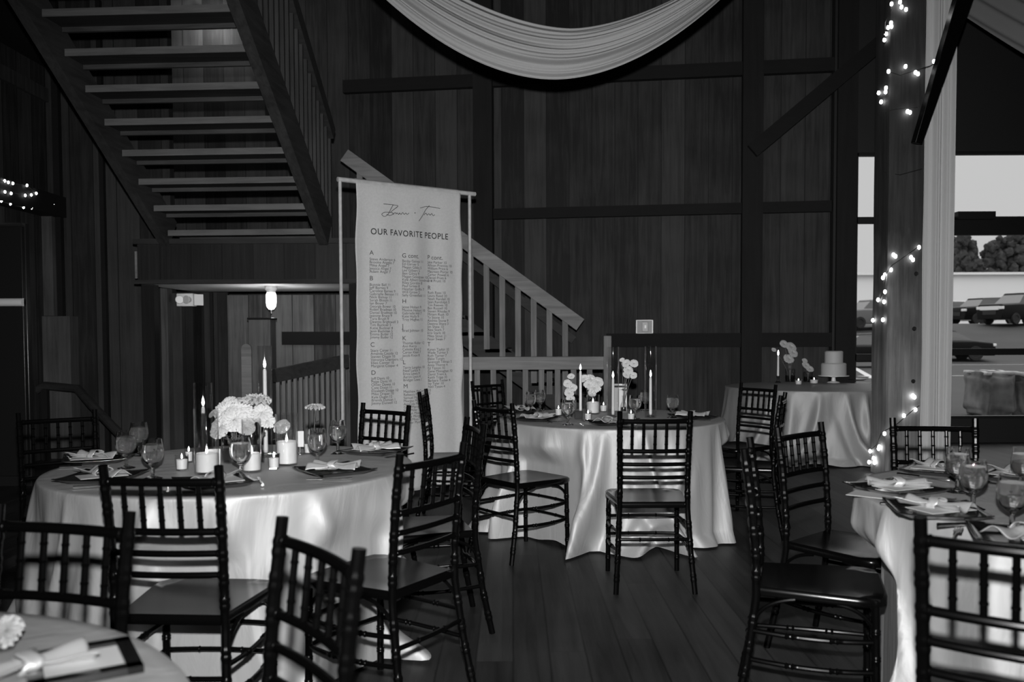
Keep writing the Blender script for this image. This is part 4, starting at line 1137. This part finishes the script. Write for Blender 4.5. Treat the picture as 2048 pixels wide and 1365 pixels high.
# ================================================================== OUTSIDE
def gz(Y): return -.03+2.0*smooth01((Y-40)/16)
def ground():
    def fn(u, v):
        Y = 10.8+v*v*250; X = -120+u*300
        return (X, Y, gz(Y))
    o = MB().grid(fn, 20, 120).build('ground_outside', M_asph, angle=3); o['kind'] = 'structure'; return o
ground()
for k, (y, x0, x1) in enumerate(((752,1905,2060),(730,1905,2060),(835,1905,1990))):
    a = on(x0, y, -.02); b = on(x1, y, -.02)
    o = MB().box((a.x-3,a.y-.07,-.025),(b.x+4,a.y+.07,-.018)).build('parking_line', M_paint, smooth=False); tag(o, ('white painted line crossing the car park beside the stone block','farthest white painted line on the car park near the dark sedan','nearest pale line on the asphalt by the stone block')[k], 'parking line')
a = on(1705,734,-.02); b = on(1745,757,-.02)
tag(MB().bar(a, b, .2, .01).build('parking_line', M_paint, smooth=False), 'slanting white line on the asphalt seen left of the pillar', 'parking line')
bd = empty('white_building', (70, 95, 1.9), 0, 'long low white building beyond the parked cars', 'building')
bz = at(1950,550,95).z-1.9
MB().box((-45,0,0),(45,20,bz)).build('wall', M_bldg, bd, smooth=False)
MB().box((-45.3,-.4,bz),(45.3,20.4,bz+.25)).build('roof_edge', M_bldg, bd, smooth=False)
rnd = random.Random(5)
def tree(px, ytop, Y, wpx, lab):
    Y = Y+rnd.choice((-14,0,14,26)); p = at(px, 600, Y); zt = at(px, ytop, Y).z; z0_ = 1.5; H = zt-z0_; wv = wpx*Y/F
    t = empty('pine_tree', (p.x, Y, z0_), 0, lab, 'tree', 'pine trees beyond the white building')
    MB().tube([(0,0,0),(rnd.uniform(-.4,.4),0,H*.5),(rnd.uniform(-.5,.5),0,H*.9)], [.35,.26,.1], 8).build('trunk', M_trunk, t)
    m = MB()
    for i in range(80):
        a = rnd.uniform(0,2*PI); k = rnd.uniform(0,1); rr = wv*.5*math.sqrt(1-k*.7)*rnd.uniform(.1,1); c = Vector((rr*math.cos(a), rr*math.sin(a), H*(.38+.6*k))); s_ = rnd.uniform(.6,1.3)*wv*.12
        def bf(u, v, c=c, s_=s_, i=i):
            th = u*2*PI; ph = v*PI; n_ = Vector((math.sin(ph)*math.cos(th), math.sin(ph)*math.sin(th), math.cos(ph)))
            return c+n_*s_*(1+.9*noise.noise(n_*4+Vector((i*3.1,0,0))))*1.1
        m.grid(bf, 14, 9, wrap=True)
    m.build('crown', M_tree, t, angle=3)
for i, (x, y) in enumerate(((1900,476),(1922,468),(1940,484),(1984,480),(2008,470),(2034,466),(2062,470),(2090,474))):
    tree(x, y, 118, 58, 'dark pine tree above the white building, %s' % ('leftmost','second from left','just left of the sky gap','just right of the sky gap','middle right','second from right edge','at the right picture edge','beyond the right picture edge')[i])

def car(px, Y, z, yaw, Lc, Hc, Wc, mat, label, kind='sedan', name='car'):
    p = at(px, 660, Y); z = gz(Y); t = empty(name, (p.x, Y, z), yaw, label, 'car')
    if kind == 'sedan': top = [(-.5,.52),(-.47,.60),(-.30,.66),(-.14,.97),(.12,1.0),(.30,.70),(.44,.64),(.5,.45)]; c0_, c1_ = 2, 5
    elif kind == 'suv': top = [(-.5,.50),(-.48,.62),(-.26,.66),(-.14,.96),(.34,1.0),(.46,.68),(.49,.60),(.5,.45)]; c0_, c1_ = 2, 5
    else: top = [(-.5,.50),(-.49,.62),(-.24,.66),(-.12,.98),(.10,1.0),(.14,.66),(.49,.64),(.5,.45)]; c0_, c1_ = 2, 5
    # lower body
    st_ = [(x, min(z_, .66)) for x, z_ in top]
    m = MB(); prof = []
    rows = []
    for (x, zt) in st_:
        tp = 1-.12*abs(x*2)**4
        rows.append([(x*Lc, s_*Wc/2*tp*q, zz*Hc) for s_, q, zz in ((-1,.94,.16),(-1,1,.34),(-1,.97,zt*.93),(-1,.86,zt),(1,.86,zt),(1,.97,zt*.93),(1,1,.34),(1,.94,.16))])
    vs = [v_ for r_ in rows for v_ in r_]; n_ = len(rows)
    fs = [(i*8+j, i*8+(j+1) % 8, (i+1)*8+(j+1) % 8, (i+1)*8+j) for i in range(n_-1) for j in range(8)]+[tuple(range(7,-1,-1)), tuple((n_-1)*8+j for j in range(8))]
    m.add(vs, fs).build('body', mat, t, angle=.7, bevel=.03)
    # cabin: glass house under a roof
    (xa_, za_), (xb_, zb_), (xc_, zc_), (xd_, zd_) = top[2], top[3], top[4], top[5]
    q = [(xa_,.64,.84),(xb_,zb_-.03,.68),(xc_,zc_-.03,.68),(xd_,.64,.84)]
    vs = [(x*Lc, s_*Wc/2*w_, z_*Hc) for s_ in (-1,1) for x, z_, w_ in q]
    MB().add(vs, [(3,2,1,0),(4,5,6,7),(0,1,5,4),(1,2,6,5),(2,3,7,6),(3,0,4,7)]).build('windows', M_cglass, t, smooth=False)
    MB().add([((x)*Lc, s_*Wc/2*w_, z_*Hc) for s_ in (-1,1) for x, z_, w_ in ((xb_-.01,zb_-.04,.69),(xb_,zb_,.62),(xc_,zc_,.62),(xc_+.01,zc_-.04,.69))], [(3,2,1,0),(4,5,6,7),(0,1,5,4),(1,2,6,5),(2,3,7,6),(3,0,4,7)]).build('roof', mat, t, smooth=False)
    for sx_ in (-.31,.31):
        for s_ in (-1,1):
            MB().lathe([(0,-.1),(.33,-.1),(.34,-.08),(.34,.08),(.33,.1),(.2,.1),(.18,.07),(0,.07)], seg=20).build('wheel', M_tyre, t).matrix_local = Matrix.Translation((sx_*Lc, s_*(Wc/2-.1), .34)) @ Matrix.Rotation(PI/2*-s_,4,'X')
    for s_ in (-1,1):
        MB().box((-.5*Lc-.02, s_*Wc*.36-.18, .46*Hc),(-.5*Lc+.12, s_*Wc*.36+.18, .55*Hc)).build('headlight', M_lamp, t, bevel=.02)
    MB().box((-.5*Lc-.03,-.45,.30*Hc),(-.5*Lc+.05,.45,.44*Hc)).build('grille', M_dsteel, t, smooth=False)
    if kind == 'truck': MB().box((-.5*Lc-.06,-.62,.44*Hc),(-.5*Lc+.03,.62,.56*Hc)).build('chrome_grille', M_lamp, t, smooth=False)
    return t
car(1915, 63, 1.95, PI*.97, 4.6, 1.75, 1.85, M_cwhite, 'white car parked at the left of the right window row', 'suv')
car(1965, 59, 1.85, PI*.10, 4.7, 1.8, 1.9, M_cdark, 'dark suv parked in the middle of the row outside', 'suv')
car(2042, 54, 1.3, PI*.13, 5.6, 1.95, 2.0, M_cdark, 'dark pickup truck with bright grille at the right picture edge', 'truck', 'pickup_truck')
car(1872, 42, -.02, PI*.96, 4.8, 1.45, 1.85, M_cdark, 'dark sedan parked nearest outside, right of the drape', 'sedan')
car(1750, 52, .9, PI*.05, 4.8, 1.75, 1.9, M_cgrey, 'grey suv seen through the window left of the pillar', 'suv')
car(1735, 36, -.02, PI*.04, 4.6, 1.4, 1.85, M_cdark, 'dark car below the grey suv left of the pillar', 'sedan')
# stone block outside
a = on(1975,838,-.03); sb = empty('stone_block', (a.x, a.y, -.03), 0, 'big rough stone block with pale top outside the right window', 'stone')
sh = at(1990,745,a.y).z+.03
def stf(dx, seedv, wv, h):
    def fn(u, v):
        th = u*2*PI; ph = v*PI
        x = math.cos(th)*math.sin(ph); y = math.sin(th)*math.sin(ph); z = math.cos(ph)
        e_ = .42; sg = lambda q: math.copysign(abs(q)**e_, q)
        n_ = 1+.16*noise.noise(Vector((x*3+seedv,y*3,z*3)))
        return (dx+sg(math.cos(th))*abs(math.sin(ph))**e_*wv/2*n_, .4+sg(math.sin(th))*abs(math.sin(ph))**e_*.4*n_, h/2+sg(z)*h/2*n_)
    return fn
MB().grid(stf(.24,1,.52,sh), 48, 32, wrap=True).build('left_stone', M_stone, sb, angle=3)
MB().grid(stf(.86,7,.72,sh*.93), 48, 32, wrap=True).build('right_stone', M_stone, sb, angle=3)
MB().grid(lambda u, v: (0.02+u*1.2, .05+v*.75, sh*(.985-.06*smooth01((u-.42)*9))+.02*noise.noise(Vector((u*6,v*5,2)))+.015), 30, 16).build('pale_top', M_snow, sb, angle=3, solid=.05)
